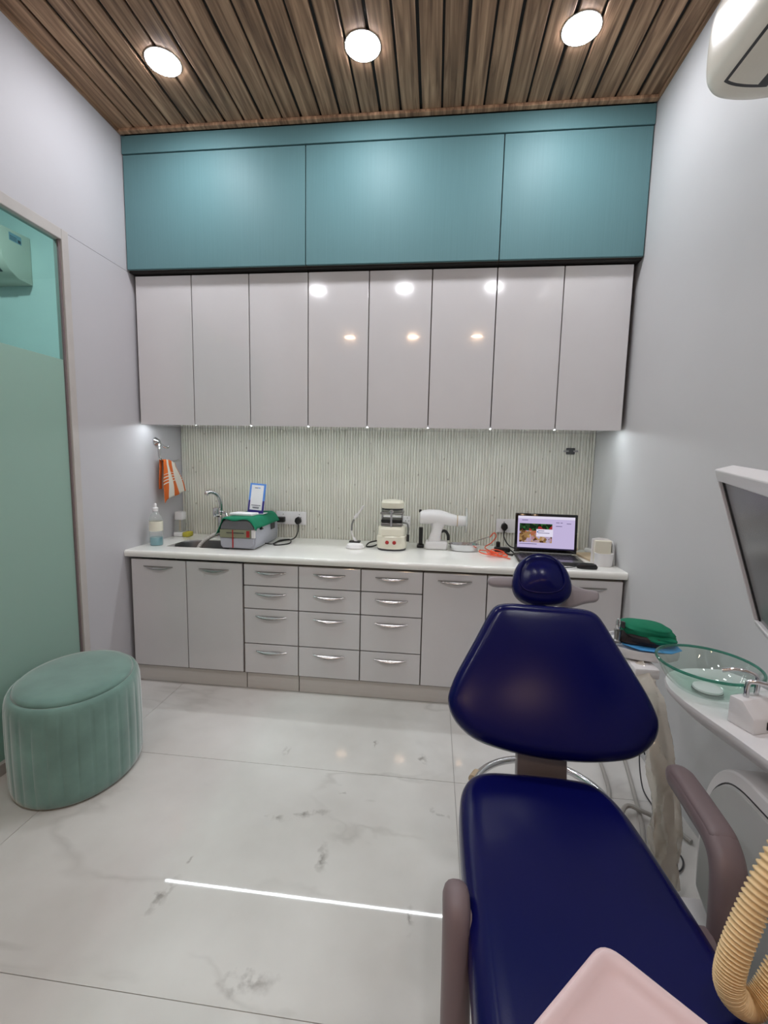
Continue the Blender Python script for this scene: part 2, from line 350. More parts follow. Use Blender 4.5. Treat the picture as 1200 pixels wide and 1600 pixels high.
# ------------------------------------------------------------------ object helpers
def obj(name, bm, m, parent=None, smooth=None, kind=None, label=None):
    bmesh.ops.recalc_face_normals(bm, faces=bm.faces[:])
    if smooth is not None:
        for f in bm.faces: f.smooth = True
        for e in bm.edges:
            if len(e.link_faces) == 2 and e.calc_face_angle(0) > smooth: e.smooth = False
    if parent is not None:
        root = parent
        while root.parent: root = root.parent
        bmesh.ops.translate(bm, vec=-Vector(root.location), verts=bm.verts[:])
    me = bpy.data.meshes.new(name); bm.to_mesh(me); bm.free(); me.materials.append(M[m])
    o = bpy.data.objects.new(name, me); COL.objects.link(o); o.parent = parent
    if kind: o['kind'] = kind
    if label: o['label'] = label
    return o
SM = .6
def tag(o, label, cat, group=None):
    o['label'] = label; o['category'] = cat
    if group: o['group'] = group
    return o
def single(name, bm, m, label, cat, base_pt, smooth=None, group=None):
    """a thing that is one mesh, its origin at its base"""
    bmesh.ops.translate(bm, vec=-Vector(base_pt), verts=bm.verts[:])
    o = obj(name, bm, m, None, smooth); o.location = base_pt; return tag(o, label, cat, group)
def thing(name, label, cat, loc, group=None):
    o = bpy.data.objects.new(name, None); COL.objects.link(o); o.location = loc; o.empty_display_size = .05
    return tag(o, label, cat, group)
def share(src, name, parent, off):
    o = src.copy(); o.name = name; COL.objects.link(o); o.parent = parent; o.location = Vector(src.location) + Vector(off); return o
def struct(name, bm, m, smooth=None):
    o = obj(name, bm, m, None, smooth); o['kind'] = 'structure'; return o

W, YB, ZC, YR = 2.8, 3.009, 3.129, -2.62
# ================================================================== ROOM
# floor: slab + marble tiles
fl = struct('floor', box((-.12, YR, -.06), (W + .1, YB + .1, -.004)), 'grout')
xs = [-.1, .32, 1.915, W + .05]; ys = [YR, -1.72, -.84, .04, .92, 1.80, 2.68, YB + .02]
for i in range(3):
    for j in range(len(ys) - 1):
        t = obj('tile', box((xs[i] + .001, ys[j] + .001, -.004), (xs[i + 1] - .001, ys[j + 1] - .001, 0)), 'marble', fl)
# walls
OY0, OY1, OZ = .55, 2.065, 2.375
bm = bmesh.new()
add_box(bm, (-.04, OY1, 0), (0, YB + .1, 2.408)); add_box(bm, (-.04, OY1, 2.410), (0, YB + .1, ZC + .1))
add_box(bm, (-.04, YR, 0), (0, OY0, ZC + .1)); add_box(bm, (-.04, OY0, OZ), (0, OY1, ZC + .1))
struct('wall_left', bm, 'wall')
struct('wall_right', box((W, YR, 0), (W + .1, YB + .1, ZC + .1)), 'wall_r')
wb = struct('wall_back', box((-.1, YB + .012, 0), (W + .1, YB + .1, ZC + .1)), 'wall')
struct('wall_front', box((-.1, YR - .1, 0), (W + .1, YR, ZC + .1)), 'wall')
# fluted panels on the back wall
def panel_bm(wd):
    n = 6; p = wd / n; prof = []
    for k in range(n):
        x = k * p; g = .0038 if k else .0058
        prof += [(x, .011), (x + g * .5, .011), (x + g, .004), (x + g + .0025, .0005), (x + p * .6, 0), (x + p - .004, .0005), (x + p - .0015, .004)]
    prof += [(wd, .011)]
    return prism([(a, b) for a, b in prof] + [(wd, .0125), (0, .0125)], .80, 1.575, 'xyz')
b0 = None; pw = W / 25
for k in range(25):
    if b0 is None:
        bm = panel_bm(pw); bmesh.ops.translate(bm, vec=(0, YB, 0), verts=bm.verts[:]); b0 = obj('fluted_panel', bm, 'splash', wb)
    else: share(b0, 'fluted_panel', wb, (k * pw, 0, 0))
# ceiling: backing and planks
ce = struct('ceiling', box((-.1, YR, ZC + .012), (W + .1, YB + .1, ZC + .1)), 'gap')
np_ = 27; pp = W / np_
def plank_bm(wide):
    a = .0045; d = .010 if wide else .006
    return prism([(a, .011), (a, .003), (a + .004, 0), (pp - d - .004, 0), (pp - d, .003), (pp - d, .011)], YR + .003, 2.50, 'xzy')
pl = [None, None]
for k in range(np_):
    q = k % 2
    if pl[q] is None:
        bm = plank_bm(q); bmesh.ops.translate(bm, vec=(0, 0, ZC), verts=bm.verts[:]); pl[q] = obj('ceiling_plank', bm, 'wood', ce); o = pl[q]; o.location.x = k * pp
    else: o = share(pl[q], 'ceiling_plank', ce, ((k - q) * pp, 0, 0))
struct('trim_1', bevel(box((.001, 2.474, ZC - .014), (W - .001, 2.503, ZC + .002)), .003), 'wood')
struct('trim_2', box((.0, YR, ZC - .012), (.012, 2.474, ZC + .002)), 'wood')
struct('trim_3', box((W - .012, YR, ZC - .012), (W, 2.474, ZC + .002)), 'wood')
# glass partition in the left wall
wn = struct('window_1', box((-.024, OY0 + .03, .04), (-.016, OY1 - .0, OZ)), 'glass')
fb = bmesh.new()
for a, b in (((-.041, OY1 - .012, 0), (.006, OY1 + .028, OZ + .04)), ((-.041, OY0 - .02, OZ - .01), (.006, OY1 - .012, OZ + .04)), ((-.041, OY0 - .02, 0), (.006, OY0 + .03, OZ - .01)), ((-.041, OY0 + .03, 0), (.006, OY1 - .012, .05))):
    add_box(fb, a, b, .003)
obj('window_frame', fb, 'frame', wn)
obj('pane_bead', box((-.0155, OY1 - .020, .05), (-.006, OY1 - .0122, OZ - .01)), 'taupe', wn)
obj('frosted_film', box((-.0152, OY0 + .031, .05), (-.0142, OY1 - .021, 1.815)), 'frost', wn)
# the room beyond the glass
struct('floor_side', box((-2.9, .0, -.06), (-.12, YB + .1, 0)), 'grout')
struct('wall_side_back', box((-2.9, YB + .0, 0), (-.041, YB + .1, ZC + .1)), 'tint_wall')
struct('wall_side_far', box((-3.0, .0, 0), (-2.9, YB + .1, ZC + .1)), 'tint_wall')
struct('wall_side_front', box((-2.9, -.1, 0), (-.041, 0, ZC + .1)), 'tint_wall')
struct('ceiling_side', box((-3.0, -.1, ZC + .1), (-.041, YB + .1, ZC + .16)), 'tint_wall')

# ================================================================== CEILING LAMPS
def lamp(x, y, z, m, label, group, r=.073):
    t = thing('ceiling_light', label, 'ceiling light', (x, y, z), group)
    obj('trim_ring', lathe([(.003, -.0005), (r + .005, -.0005), (r + .004, -.0024), (r + .0008, -.0028), (r + .0008, -.0010), (.003, -.0009)], (x, y, z), 40), 'plast', t, SM)
    obj('diffuser', lathe([(r, -.0013), (r * .985, -.0045), (r * .93, -.0062), (r * .5, -.0072), (.004, -.0074)], (x, y, z), 40), m, t, SM)
LX = (.508, 1.419, 2.32)
for x, l in zip(LX, ('round ceiling light nearest the left wall, above the first teal door', 'round ceiling light in the middle, above the central teal door', 'round ceiling light nearest the right wall and the air conditioner')):
    lamp(x, 2.107, ZC, 'lamp', l, 'round recessed ceiling lights')
for x, q in zip(LX, ('left wall', 'room centre', 'right wall')): lamp(x, .3, ZC, 'lamp', 'round ceiling light of the second row, overhead of the camera, by the ' + q, 'overhead lights out of frame')
for x, q in zip(LX, ('left wall', 'room centre', 'right wall')): lamp(x, -1.5, ZC, 'lamp_warm', 'warm round ceiling light of the rear row behind the camera, by the ' + q, 'rear lights out of frame')
lamp(-.75, 1.75, ZC + .1, 'lamp_side', 'round ceiling light in the room behind the glass', None, .09)

# ================================================================== TEAL CABINETS
YT, YW, YC, YL = 2.5115, 2.5587, 2.3857, 2.4063
single('cornice_board', bevel(box((.002, YT - .004, 3.022), (W - .002, YT + .014, ZC - .015)), .002), 'teal', 'long teal cornice board between the wooden ceiling and teal cupboard doors', 'cornice', (W / 2, YT, 3.022))
for (a, b, l) in ((.004, 1.049, 'teal overhead cupboard at the left wall'), (1.049, 2.0826, 'widest-looking teal overhead cupboard in the middle of the three'), (2.0826, W - .004, 'narrow teal overhead cupboard at the right wall')):
    t = thing('overhead_cupboard', l, 'cupboard', ((a + b) / 2, YT + .25, 2.414), 'teal overhead cupboards')
    obj('body', box((a + .001, YT + .019, 2.4145), (b - .001, YB + .008, 3.02)), 'carc', t)
    obj('door', bevel(box((a + .0025, YT, 2.416), (b - .0025, YT + .018, 3.0165)), .0015), 'teal', t)
    obj('base_panel', box((a + .001, YT + .0195, 2.406), (b - .001, YB + .008, 2.414)), 'gap', t)
# ================================================================== WHITE WALL CABINETS
wl, wr = .0169, 2.7744; dw = (wr - wl) / 8; ZW0, ZW1 = 1.55, 2.40
wlab = ('white gloss wall cabinet above the sink, at the left wall', 'white gloss wall cabinet above the grey machine with green cloth', 'white gloss wall cabinet above the cream vacuum former', 'white gloss wall cabinet above the laptop, at the right wall')
for k in range(4):
    a, b = wl + 2 * k * dw, wl + 2 * (k + 1) * dw
    t = thing('wall_cabinet', wlab[k], 'cabinet', ((a + b) / 2, YW + .2, ZW0), 'white gloss wall cabinets')
    obj('body', box((a + .001, YW + .0195, ZW0 + .018), (b - .001, YB - .002, ZW1)), 'carc', t)
    obj('bottom_panel', box((a + .001, YW + .0195, ZW0 + .0095), (b - .001, YB - .002, ZW0 + .0175)), 'white', t)
    for j in range(2):
        x0 = a + j * dw
        obj('door', bevel(box((x0 + .0028, YW, ZW0), (x0 + dw - .0028, YW + .018, ZW1 - .004)), .0018, 3), 'white', t)
t = thing('led_strip', 'thin white light strip under the wall cabinets', 'light strip', (W / 2, 2.612, ZW0), None)
obj('channel', box((.019, 2.603, ZW0 + .0062), (wr - .002, 2.621, ZW0 + .0094)), 'plast', t)
obj('diffuser', box((.032, 2.606, ZW0 + .0032), (wr - .015, 2.618, ZW0 + .0062)), 'strip', t)
# ================================================================== BASE CABINETS
def handle_bm():
    bm = bmesh.new(); n = 18; G = []
    for i in range(n + 1):
        u = -1 + 2 * i / n; s = max(0, 1 - u * u)
        top, bot = .0015, -.003 - .017 * s ** 1.5
        col = []
        for k in range(7):
            v = k / 6; z = top + (bot - top) * v
            y = -.002 - (.016 * s ** .8 + .002) * math.sin(math.pi * (1 - .62 * v)) ** .8 * (1 if k else .25) if k < 6 else -.001
            col.append(bm.verts.new((u * .092, y, z)))
        G.append(col)
    for i in range(n):
        for k in range(6): bm.faces.new((G[i][k], G[i + 1][k], G[i + 1][k + 1], G[i][k + 1]))
    for i in range(n):   # back lip closing the scoop
        pass
    return bm
HB = handle_bm(); HME = bpy.data.meshes.new('handle'); 
for f in HB.faces: f.smooth = True
HB.to_mesh(HME); HB.free(); HME.materials.append(M['steel_h'])
def handle(parent, x, z):
    root = parent
    while root.parent: root = root.parent
    o = bpy.data.objects.new('handle', HME); COL.objects.link(o); o.parent = parent; o.location = Vector((x, YL, z)) - Vector(root.location)
sx = [.026, .369, .717, 1.041, 1.399, 1.744, 2.09, 2.44, 2.788]
ZL0, ZL1 = .109, .763
def unit(name, a, b, label, cat, fronts, ztop=.776, kick=True, kdark=False, g='white base cabinets under the worktop', handles=True, hx=0):
    t = thing(name, label, cat, ((a + b) / 2, YL + .28, 0), g)
    obj('body', box((a + .001, YL + .0195, .10), (b - .001, YB - .001, ztop)), 'carc', t)
    for nm, x0, x1, z0, z1 in fronts:
        d = obj(nm, bevel(box((x0 + .003, YL, z0 + .003), (x1 - .003, YL + .018, z1 - .003)), .0016, 2), 'white', t)
        handle(d, (x0 + x1) / 2 + hx, z1 - .042)
    obj('kick_board', box((a + (.006 if kdark else .0), YL + .026, .002), (b - (.006 if kdark else 0), YL + .042, .098)), 'kick', t)
    return t
unit('sink_cabinet', sx[0], sx[2], 'white two-door base cabinet under the sink, at the left wall', 'cabinet', [('door', sx[0], sx[1], ZL0, ZL1), ('door', sx[1], sx[2] - .006, ZL0, ZL1)], ztop=.62)
dz = [ZL1, .636, .5, .29, ZL0]
for k, l in ((2, 'white four-drawer unit next to the sink cabinet, with its own framed kick board'), (3, 'middle white four-drawer unit of the three'), (4, 'white four-drawer unit nearest the dental chair')):
    unit('drawer_unit', sx[k], sx[k + 1], l, 'drawer unit', [('drawer', sx[k], sx[k + 1], dz[i + 1], dz[i]) for i in range(4)], kdark=(k == 2), g='white drawer units')
for k, l in ((5, 'white one-door base cabinet right beside the drawer units'), (6, 'white one-door base cabinet behind the chair headrest'), (7, 'white one-door base cabinet at the right wall')):
    unit('base_cabinet', sx[k], sx[k + 1], l, 'cabinet', [('door', sx[k], sx[k + 1], ZL0, ZL1)])
# worktop with sink cutout
SX0, SX1, SY0, SY1 = .165, .565, 2.54, 2.80; ZK = .814
def worktop_bm():
    bm = bmesh.new(); prof = [(YC + .004, .7765), (YC, .781), (YC - .001, .796), (YC + .002, .808), (YC + .009, .8135), (YC + .016, ZK)]
    X = [.002, SX0, SX1, W - .002]
    rows = [[bm.verts.new((x, y, z)) for x in X] for y, z in prof]
    rows.append([bm.verts.new((x, SY0, ZK)) for x in X]); rows.append([bm.verts.new((x, SY1, ZK)) for x in X]); rows.append([bm.verts.new((x, YB - .0005, ZK)) for x in X])
    low = [[bm.verts.new((x, y, .7765)) for x in X] for y in (YB - .0005, SY1, SY0)]
    allr = rows + low
    for i in range(len(allr)):
        A, B = allr[i], allr[(i + 1) % len(allr)]
        for j in range(3):
            hole = j == 1 and ((A is rows[-3] and B is rows[-2]) or (A is low[1] and B is low[2]))
            if not hole: bm.faces.new((A[j], A[j + 1], B[j + 1], B[j]))
    h0 = [rows[-3][1], rows[-3][2], rows[-2][2], rows[-2][1]]; h1 = [low[2][1], low[2][2], low[1][2], low[1][1]]
    for i in range(4): bm.faces.new((h0[i], h0[(i + 1) % 4], h1[(i + 1) % 4], h1[i]))
    for j in (0, 3): bm.faces.new([r[j] for r in allr])
    return bm
single('worktop', worktop_bm(), 'stone', 'long white worktop over the base cabinets', 'worktop', (W / 2, 2.7, .7765), smooth=.8)
# sink
t = thing('sink', 'dark steel sink sunk into the worktop by the left wall', 'sink', ((SX0 + SX1) / 2, (SY0 + SY1) / 2, .62))
bm = bmesh.new()
o1 = [(SX0 + .002, SY0 + .002), (SX1 - .002, SY0 + .002), (SX1 - .002, SY1 - .002), (SX0 + .002, SY1 - .002)]
rg = []
for d, z in ((0, .812), (.006, .80), (.012, .68), (.03, .642), (.06, .637)): rg.append([(x, y, z) for x, y in inset(chaikin(o1, 2), d)])
for d, z in ((.06, .634), (.028, .639), (.008, .68), (.003, .80), (0, .811)): rg.append([(x, y, z) for x, y in inset(chaikin(o1, 2), d)])
skin(bm, rg, cap0=False, cap1=False)
bm.faces.new([v for v in bm.verts if abs(v.co.z - .637) < 1e-4][:]) if False else None
obj('basin', bm, 'basin', t, SM)
obj('drain', lathe([(.11, .6365), (.11, .6385), (.02, .637)], (.365, 2.67, 0), 20, sy=.6), 'basin', t, SM)
# ================================================================== THINGS ON THE WORKTOP
def plug(bm_parent, x, z, side=False): pass
def socket(x0, x1, z0, z1, label, n_sock, plugs):
    t = thing('wall_socket', label, 'socket', ((x0 + x1) / 2, YB, z0), 'white wall sockets')
    obj('plate', bevel(box((x0, YB - .009, z0), (x1, YB - .0005, z1)), .0025), 'plast', t)
    for sx_ in n_sock: obj('switch', bevel(box((sx_ - .011, YB - .0125, z0 + .03), (sx_ + .011, YB - .009, z1 - .03)), .001), 'plast', t)
    for px_ in plugs:
        for dx, dz_ in ((0, .014), (-.011, -.006), (.011, -.006)): obj('pin_hole', lathe([(.003, -.0095), (.003, -.0088)], (px_ + dx, YB, (z0 + z1) / 2 + .012 + dz_), 8, axis='y'), 'black', t)
socket(.70, .915, .908, 1.0, 'wide white wall socket with two black plugs behind the grey machine', (.79, .815), (.75, .865))
socket(1.452, 1.636, .92, .995, 'white wall socket partly behind the vacuum former', (1.59,), (1.615,))
socket(2.205, 2.335, .908, .999, 'white wall socket with one black plug beside the laptop', (2.31,), (2.255,))
def plug_at(x, z, cordpts, label, flat=False):
    t = thing('power_plug', label, 'plug', (x, YB - .03, z))
    if flat: obj('plug_body', bevel(box((x - .028, YB - .05, z - .018), (x + .028, YB - .0105, z + .018)), .006), 'black', t, SM)
    else:
        obj('plug_body', bevel(prism([(x - .022, z - .012), (x - .018, z + .01), (x, z + .024), (x + .018, z + .01), (x + .022, z - .012), (x + .008, z - .03), (x - .008, z - .03)], YB - .045, YB - .0105), .005), 'black', t, SM)
    if cordpts: obj('cord', tube([(x, YB - .03, z - .03)] + cordpts, .0042, 8), 'black', t, SM)
plug_at(.74, .945, None, 'flat black adapter plug in the wide wall socket', True)
plug_at(.862, .945, [(.862, 2.97, .86), (.85, 2.92, .825), (.80, 2.87, .8195), (.772, 2.78, .8195), (.80, 2.70, .8195), (.87, 2.76, .821), (.84, 2.87, .827), (.79, 2.82, .8285), (.775, 2.72, .822), (.752, 2.66, .835)], 'black plug with a looped cord leading to the grey machine')
plug_at(2.255, .955, [(2.255, 2.97, .88), (2.29, 2.93, .83), (2.36, 2.86, .8195), (2.30, 2.85, .8195)], 'black plug with a cord running down beside the laptop')

# grey machine with cloth
gx0, gx1, gy0, gy1 = .512, .742, 2.528, 2.915
t = thing('sterilizer', 'boxy grey countertop machine with olive front strip, beside the sink', 'machine', ((gx0 + gx1) / 2, (gy0 + gy1) / 2, ZK))
prof = [(gx0 + .018, .8185), (gx0 + .004, .835), (gx0, .88), (gx0 + .004, .945), (gx0 + .022, .985), (gx0 + .045, .998), (gx1 - .045, .998), (gx1 - .022, .985), (gx1 - .004, .945), (gx1, .88), (gx1 - .004, .835), (gx1 - .018, .8185)]
obj('body', bevel(prism(prof, gy0 + .012, gy1), .008, 2, .9), 'greybox', t, SM)
obj('front_lid', bevel(prism([(gx0 + .014, .938), (gx0 + .016, .96), (gx0 + .03, .982), (gx0 + .05, .99), (gx1 - .05, .99), (gx1 - .03, .982), (gx1 - .016, .96), (gx1 - .014, .938)], gy0 - .002, gy0 + .0115), .003), 'greytop', t)
obj('front_panel', bevel(prism([(gx0 + .03, .826), (gx0 + .012, .85), (gx0 + .01, .885), (gx1 - .01, .885), (gx1 - .012, .85), (gx1 - .03, .826)], gy0 - .001, gy0 + .0115), .003), 'greybox', t)
st = obj('control_strip', bevel(box((gx0 + .008, gy0 - .003, .887), (gx1 - .03, gy0 + .0115, .936)), .002), 'olive', t)
obj('button', bevel(box((gx1 - .056, gy0 - .005, .892), (gx1 - .036, gy0 - .0031, .931)), .001), 'red', st)
obj('gauge_line', box((gx0 + .05, gy0 - .0045, .914), (gx0 + .16, gy0 - .0031, .919)), 'dark', st)
obj('ribbon', box((gx0 + .086, gy0 - .0052, .826), (gx0 + .093, gy0 - .0031, .935)), 'red', t)
obj('latch', bevel(box((gx1 - .026, gy0 - .003, .887), (gx1 - .004, gy0 + .0115, .936)), .002), 'plast', t)
obj('vent', bevel(box((gx1 - .001, 2.78, .905), (gx1 + .0025, 2.85, .955)), .001), 'dark', t)
obj('side_knob', bevel(prism([(2.60, .93), (2.60, .95), (2.625, .935), (2.625, .93)], gx1 - .006, gx1 + .012, 'yzx'), .001), 'black', t)
obj('foot', box((gx0 + .03, gy0 + .03, ZK + .0003), (gx1 - .03, gy1 - .03, .8185)), 'black', t)
def cloth(pts_fn, nu, nv, th=.003, uv=False):
    bm = bmesh.new(); uvl = bm.loops.layers.uv.new('uv') if uv else None
    G = [[bm.verts.new(pts_fn(i / nu, j / nv)) for j in range(nv + 1)] for i in range(nu + 1)]
    for i in range(nu):
        for j in range(nv):
            f = bm.faces.new((G[i][j], G[i + 1][j], G[i + 1][j + 1], G[i][j + 1])); f.smooth = True
            if uv:
                for lp, (a, b) in zip(f.loops, ((i, j), (i + 1, j), (i + 1, j + 1), (i, j + 1))): lp[uvl].uv = (a / nu, b / nv)
    return bm
def solid(o, th):
    md = o.modifiers.new('thickness', 'SOLIDIFY'); md.thickness = th; md.offset = 1; return o
def cl_fn(u, v):
    x = .455 + .30 * u; y = gy0 - .007 + v * .405
    if x < gx0 + .03:   # hangs over the left shoulder
        k = (gx0 + .03 - x); X = gx0 + .03 - k * .55; Z = 1.0025 - k * 1.15 - .0
    elif x > gx1 - .05:
        k = (x - gx1 + .05); X = x - k * .12; Z = 1.0025 - .9 * k * k / .06
    else: X, Z = x, 1.0025
    Z += .0015 * math.sin(9 * u + 7 * v) + .0015
    if v < .04: Z -= (.04 - v) / .04 * .016 * (.4 + .6 * math.sin(u * 8 + .5) ** 2)
    return (X, y, Z + .001)
o = single('green_cloth', cloth(cl_fn, 36, 26), 'green', 'green cloth draped over the grey machine', 'cloth', (.6, 2.72, 1.0)); solid(o, .003)
single('flat_box', bevel(xf(box((-.075, -.045, 0), (.075, .045, .014)), Matrix.Translation((.615, 2.66, 1.0095)) @ Matrix.Rotation(-.12, 4, 'Z')), .003), 'paper', 'flat white box lying on the green cloth', 'box', (.615, 2.66, 1.0095))
# payment stand (code left out)
t = thing('payment_stand', 'blue and navy framed white payment card standing on the green cloth', 'card stand', (.655, 2.735, 1.009))
TM = Matrix.Translation((.655, 2.735, 1.0095)) @ Matrix.Rotation(.06, 4, 'Y') @ Matrix.Rotation(-.16, 4, 'X')
obj('frame_top', bevel(xf(box((-.052, 0, .085), (.052, .005, .195)), TM), .001), 'bluef', t)
obj('frame_bottom', bevel(xf(box((-.052, 0, .002), (.052, .005, .085)), TM), .001), 'navy', t)
cd = obj('card', xf(box((-.040, -.0012, .024), (.040, -.0001, .184)), TM), 'paper', t)
for x0, x1, z in ((-.018, .002, .164), (-.03, .03, .052), (-.022, .022, .04), (-.02, .02, .034)): obj('print', xf(box((x0, -.0018, z), (x1, -.0013, z + .004)), TM), 'ink', cd)
obj('print_mark', xf(box((.003, -.0018, .164), (.018, -.0013, .169)), TM), 'bluef', cd)
obj('foot', box((.605, 2.725, 1.0085), (.712, 2.80, 1.0115)), 'paper', t)
# faucet
t = thing('faucet', 'chrome swan-neck faucet behind the sink', 'faucet', (.33, 2.925, ZK))
obj('flange', bevel(lathe([(.026, ZK + .0005), (.026, .825), (.018, .83), (.018, .96), (.014, .97)], (.33, 2.925, 0), 20), .001), 'chrome', t, SM)
obj('spout', tube([(.33, 2.925, .965), (.332, 2.925, 1.05), (.318, 2.91, 1.105), (.29, 2.88, 1.128), (.272, 2.86, 1.124), (.266, 2.852, 1.108)], .0145, 12), 'chrome', t, SM)
obj('mixer_body', bevel(box((.285, 2.90, .955), (.335, 2.945, 1.02)), .006), 'chrome', t, SM)
obj('lever', tube([(.34, 2.92, .99), (.375, 2.905, .985), (.385, 2.90, .965)], .009, 10), 'chrome', t, SM)
# drain hose of machine into the sink
single('drain_hose', tube([(.506, 2.70, .90), (.47, 2.72, .895), (.40, 2.70, .87), (.345, 2.66, .83), (.325, 2.62, .78), (.33, 2.60, .70)], lambda u: .0125 + .0012 * math.sin(u * 150), 12, 26), 'tubeg', 'pale grey ribbed hose running from the grey machine into the sink', 'hose', (.4, 2.68, .70), SM)
# bottles by the wall
t = thing('spray_bottle', 'clear bottle with blue liquid at the worktop corner by the left wall', 'bottle', (.088, 2.565, ZK))
obj('bottle_body', lathe([(.036, ZK + .0005), (.039, .82), (.039, .97), (.03, 1.0), (.016, 1.015), (.014, 1.03)], (.088, 2.565, 0), 24), 'clearp', t, SM)
obj('liquid', lathe([(.034, ZK + .003), (.036, .82), (.036, .865)], (.088, 2.565, 0), 24), 'liquid', t, SM)
obj('cap', lathe([(.017, 1.026), (.017, 1.045), (.01, 1.05), (.008, 1.07), (.003, 1.075)], (.088, 2.565, 0), 16), 'plast', t, SM)
bm = bmesh.new(); add_lathe(bm, [(.0397, .905), (.0397, .965)], (.088, 2.565, 0), 24, cap0=False, cap1=False); obj('paper_label', bm, 'cream', t, SM)
t = thing('soap_dispenser', 'clear soap jar with white base and square white cap behind the sink', 'dispenser', (.045, 2.90, ZK))
obj('jar_base', bevel(box((.012, 2.868, ZK + .0005), (.078, 2.932, .845)), .006), 'plast', t, SM)
obj('jar', bevel(box((.016, 2.872, .845), (.074, 2.928, .93)), .006), 'clearp', t, SM)
obj('pump_tube', tube([(.045, 2.90, .85), (.045, 2.90, .93)], .007, 8, 1), 'tan', t, SM)
obj('cap', bevel(box((.022, 2.874, .93), (.078, 2.926, .985)), .005), 'plast', t, SM)
single('sponge', bevel(box((.082, 2.86, ZK + .0005), (.125, 2.93, .848)), .008, 3), 'sponge', 'small yellow-green sponge beside the soap jar', 'sponge', (.1, 2.9, ZK), SM)
# towel holder and towel
t = thing('towel_ring', 'chrome towel holder screwed to the left wall', 'towel holder', (.0, 2.72, 1.45))
obj('rose', bevel(lathe([(.028, .0005), (.028, .008), (.02, .018), (.012, .03)], (0, 2.72, 1.455), 20, axis='x'), .001), 'chrome', t, SM)
obj('ring', tube([(.028, 2.72, 1.462), (.045, 2.70, 1.44), (.048, 2.682, 1.395), (.048, 2.70, 1.345), (.048, 2.76, 1.325), (.048, 2.86, 1.33), (.048, 2.90, 1.338)], .0075, 10), 'chrome', t, SM)
obj('hook', tube([(.02, 2.72, 1.452), (.045, 2.745, 1.425), (.05, 2.775, 1.418), (.052, 2.785, 1.43)], .0075, 10), 'chrome', t, SM)
def tw(u, v):
    # u across the stripes, v from front hem over the ring to the rear hem
    L = .42; s = v * L - .235        # <0 front side
    d = min(1, max(0, -s) / .235) if s < 0 else min(1, s / .235) * .6
    y = 2.705 + u * (.115 + .125 * d) - .012 * d
    fold = .010 * math.sin(u * 9 + 1.2 * s * 10)
    if s < 0: x = .062 + fold * min(1, -s * 8) + .012 * min(1, -s * 6); z = 1.337 + s * (1.16 - .38 * u) + .03 * -s * math.sin(u * 6)
    else: x = .037 - .008 * min(1, s * 8) + fold * .3; z = 1.337 - s * 1.0
    if abs(s) < .02: z = 1.337 + .004 * math.cos(s / .02 * 1.57)
    z -= .035 * (u - .2) ** 2
    return (x, y, z)
o = single('towel', cloth(tw, 34, 40, uv=True), 'towel', 'orange and white striped hand towel hanging from the chrome holder', 'towel', (.05, 2.78, 1.1)); solid(o, .003)
# small stand with white wand
t = thing('curing_light', 'thin white wand bent upright on a small round white base, between the sockets', 'curing light', (1.305, 2.74, ZK))
obj('dock', lathe([(.056, ZK + .0005), (.058, .822), (.05, .838), (.03, .846), (.01, .847)], (1.305, 2.74, 0), 30), 'plast', t, SM)
obj('dock_inlay', bevel(box((1.265, 2.742, .846), (1.335, 2.785, .856)), .003), 'black', t)
obj('wand', tube([(1.31, 2.755, .852), (1.288, 2.75, .89), (1.28, 2.745, .94), (1.293, 2.74, .99), (1.312, 2.735, 1.02), (1.332, 2.735, 1.045), (1.352, 2.735, 1.075)], lambda u: .009 if u < .12 else (.005 if u < .6 else (.011 if u < .72 else .0065)), 10), 'plast', t, SM)
obj('wand_band', tube([(1.282, 2.742, .925), (1.285, 2.740, .965), (1.297, 2.737, .996)], .0062, 10), 'steel', t, SM)
obj('tip', lathe([(.004, 0), (.009, .003), (.009, .008), (.004, .010)], (1.356, 2.735, 1.075), 12), 'plast', t, SM)
# vacuum former
vx, vy = 1.535, 2.77
t = thing('vacuum_former', 'cream dental vacuum forming machine with two red buttons', 'machine', (vx, vy, ZK))
def rrect(cx, cy, hx, hy, it=2): return chaikin([(cx - hx, cy - hy), (cx + hx, cy - hy), (cx + hx, cy + hy), (cx - hx, cy + hy)], it)
def stack(levels): return skin(bmesh.new(), [[(x, y, z) for x, y in rrect(vx, vy, hx, hy)] for hx, hy, z in levels])
obj('foot', stack([(.088, .085, ZK + .0005), (.09, .087, .826)]), 'dark', t, SM)
obj('housing', stack([(.09, .087, .826), (.093, .09, .84), (.092, .089, .90), (.086, .084, .905), (.085, .083, .955), (.08, .078, .963)]), 'cream', t, SM)
for dx in (-.022, .022): obj('button', lathe([(.0115, vy - .0875), (.0115, vy - .093), (.007, vy - .095)], (vx + dx, 0, .868), 16, axis='y'), 'red', t, SM)
obj('front_band', bevel(box((vx - .062, vy - .0845, .908), (vx + .062, vy - .0795, .95)), .002), 'cream', t)
bm = bmesh.new()
for sx_ in (-.062, .062): add_tube(bm, [(vx + sx_, vy - .01, .962), (vx + sx_, vy - .01, 1.075)], .006, 10, 1)
obj('posts', bm, 'chrome', t, SM)
obj('platform', bevel(box((vx - .064, vy - .07, .966), (vx + .064, vy + .06, .985)), .004), 'steel', t)
obj('clamp_frame', bevel(box((vx - .064, vy - .07, .99), (vx + .064, vy + .06, 1.006)), .003), 'black', t)
obj('upper_frame', bevel(box((vx - .07, vy - .072, 1.038), (vx + .07, vy + .06, 1.05)), .003), 'steel', t)
obj('clamp_screw', tube([(vx, vy - .078, .965), (vx, vy - .078, 1.05)], .007, 10, 1), 'chrome', t, SM)
obj('clamp_knob', lathe([(.006, 1.045), (.014, 1.05), (.014, 1.062), (.006, 1.068)], (vx, vy - .078, 0), 14), 'chrome', t, SM)
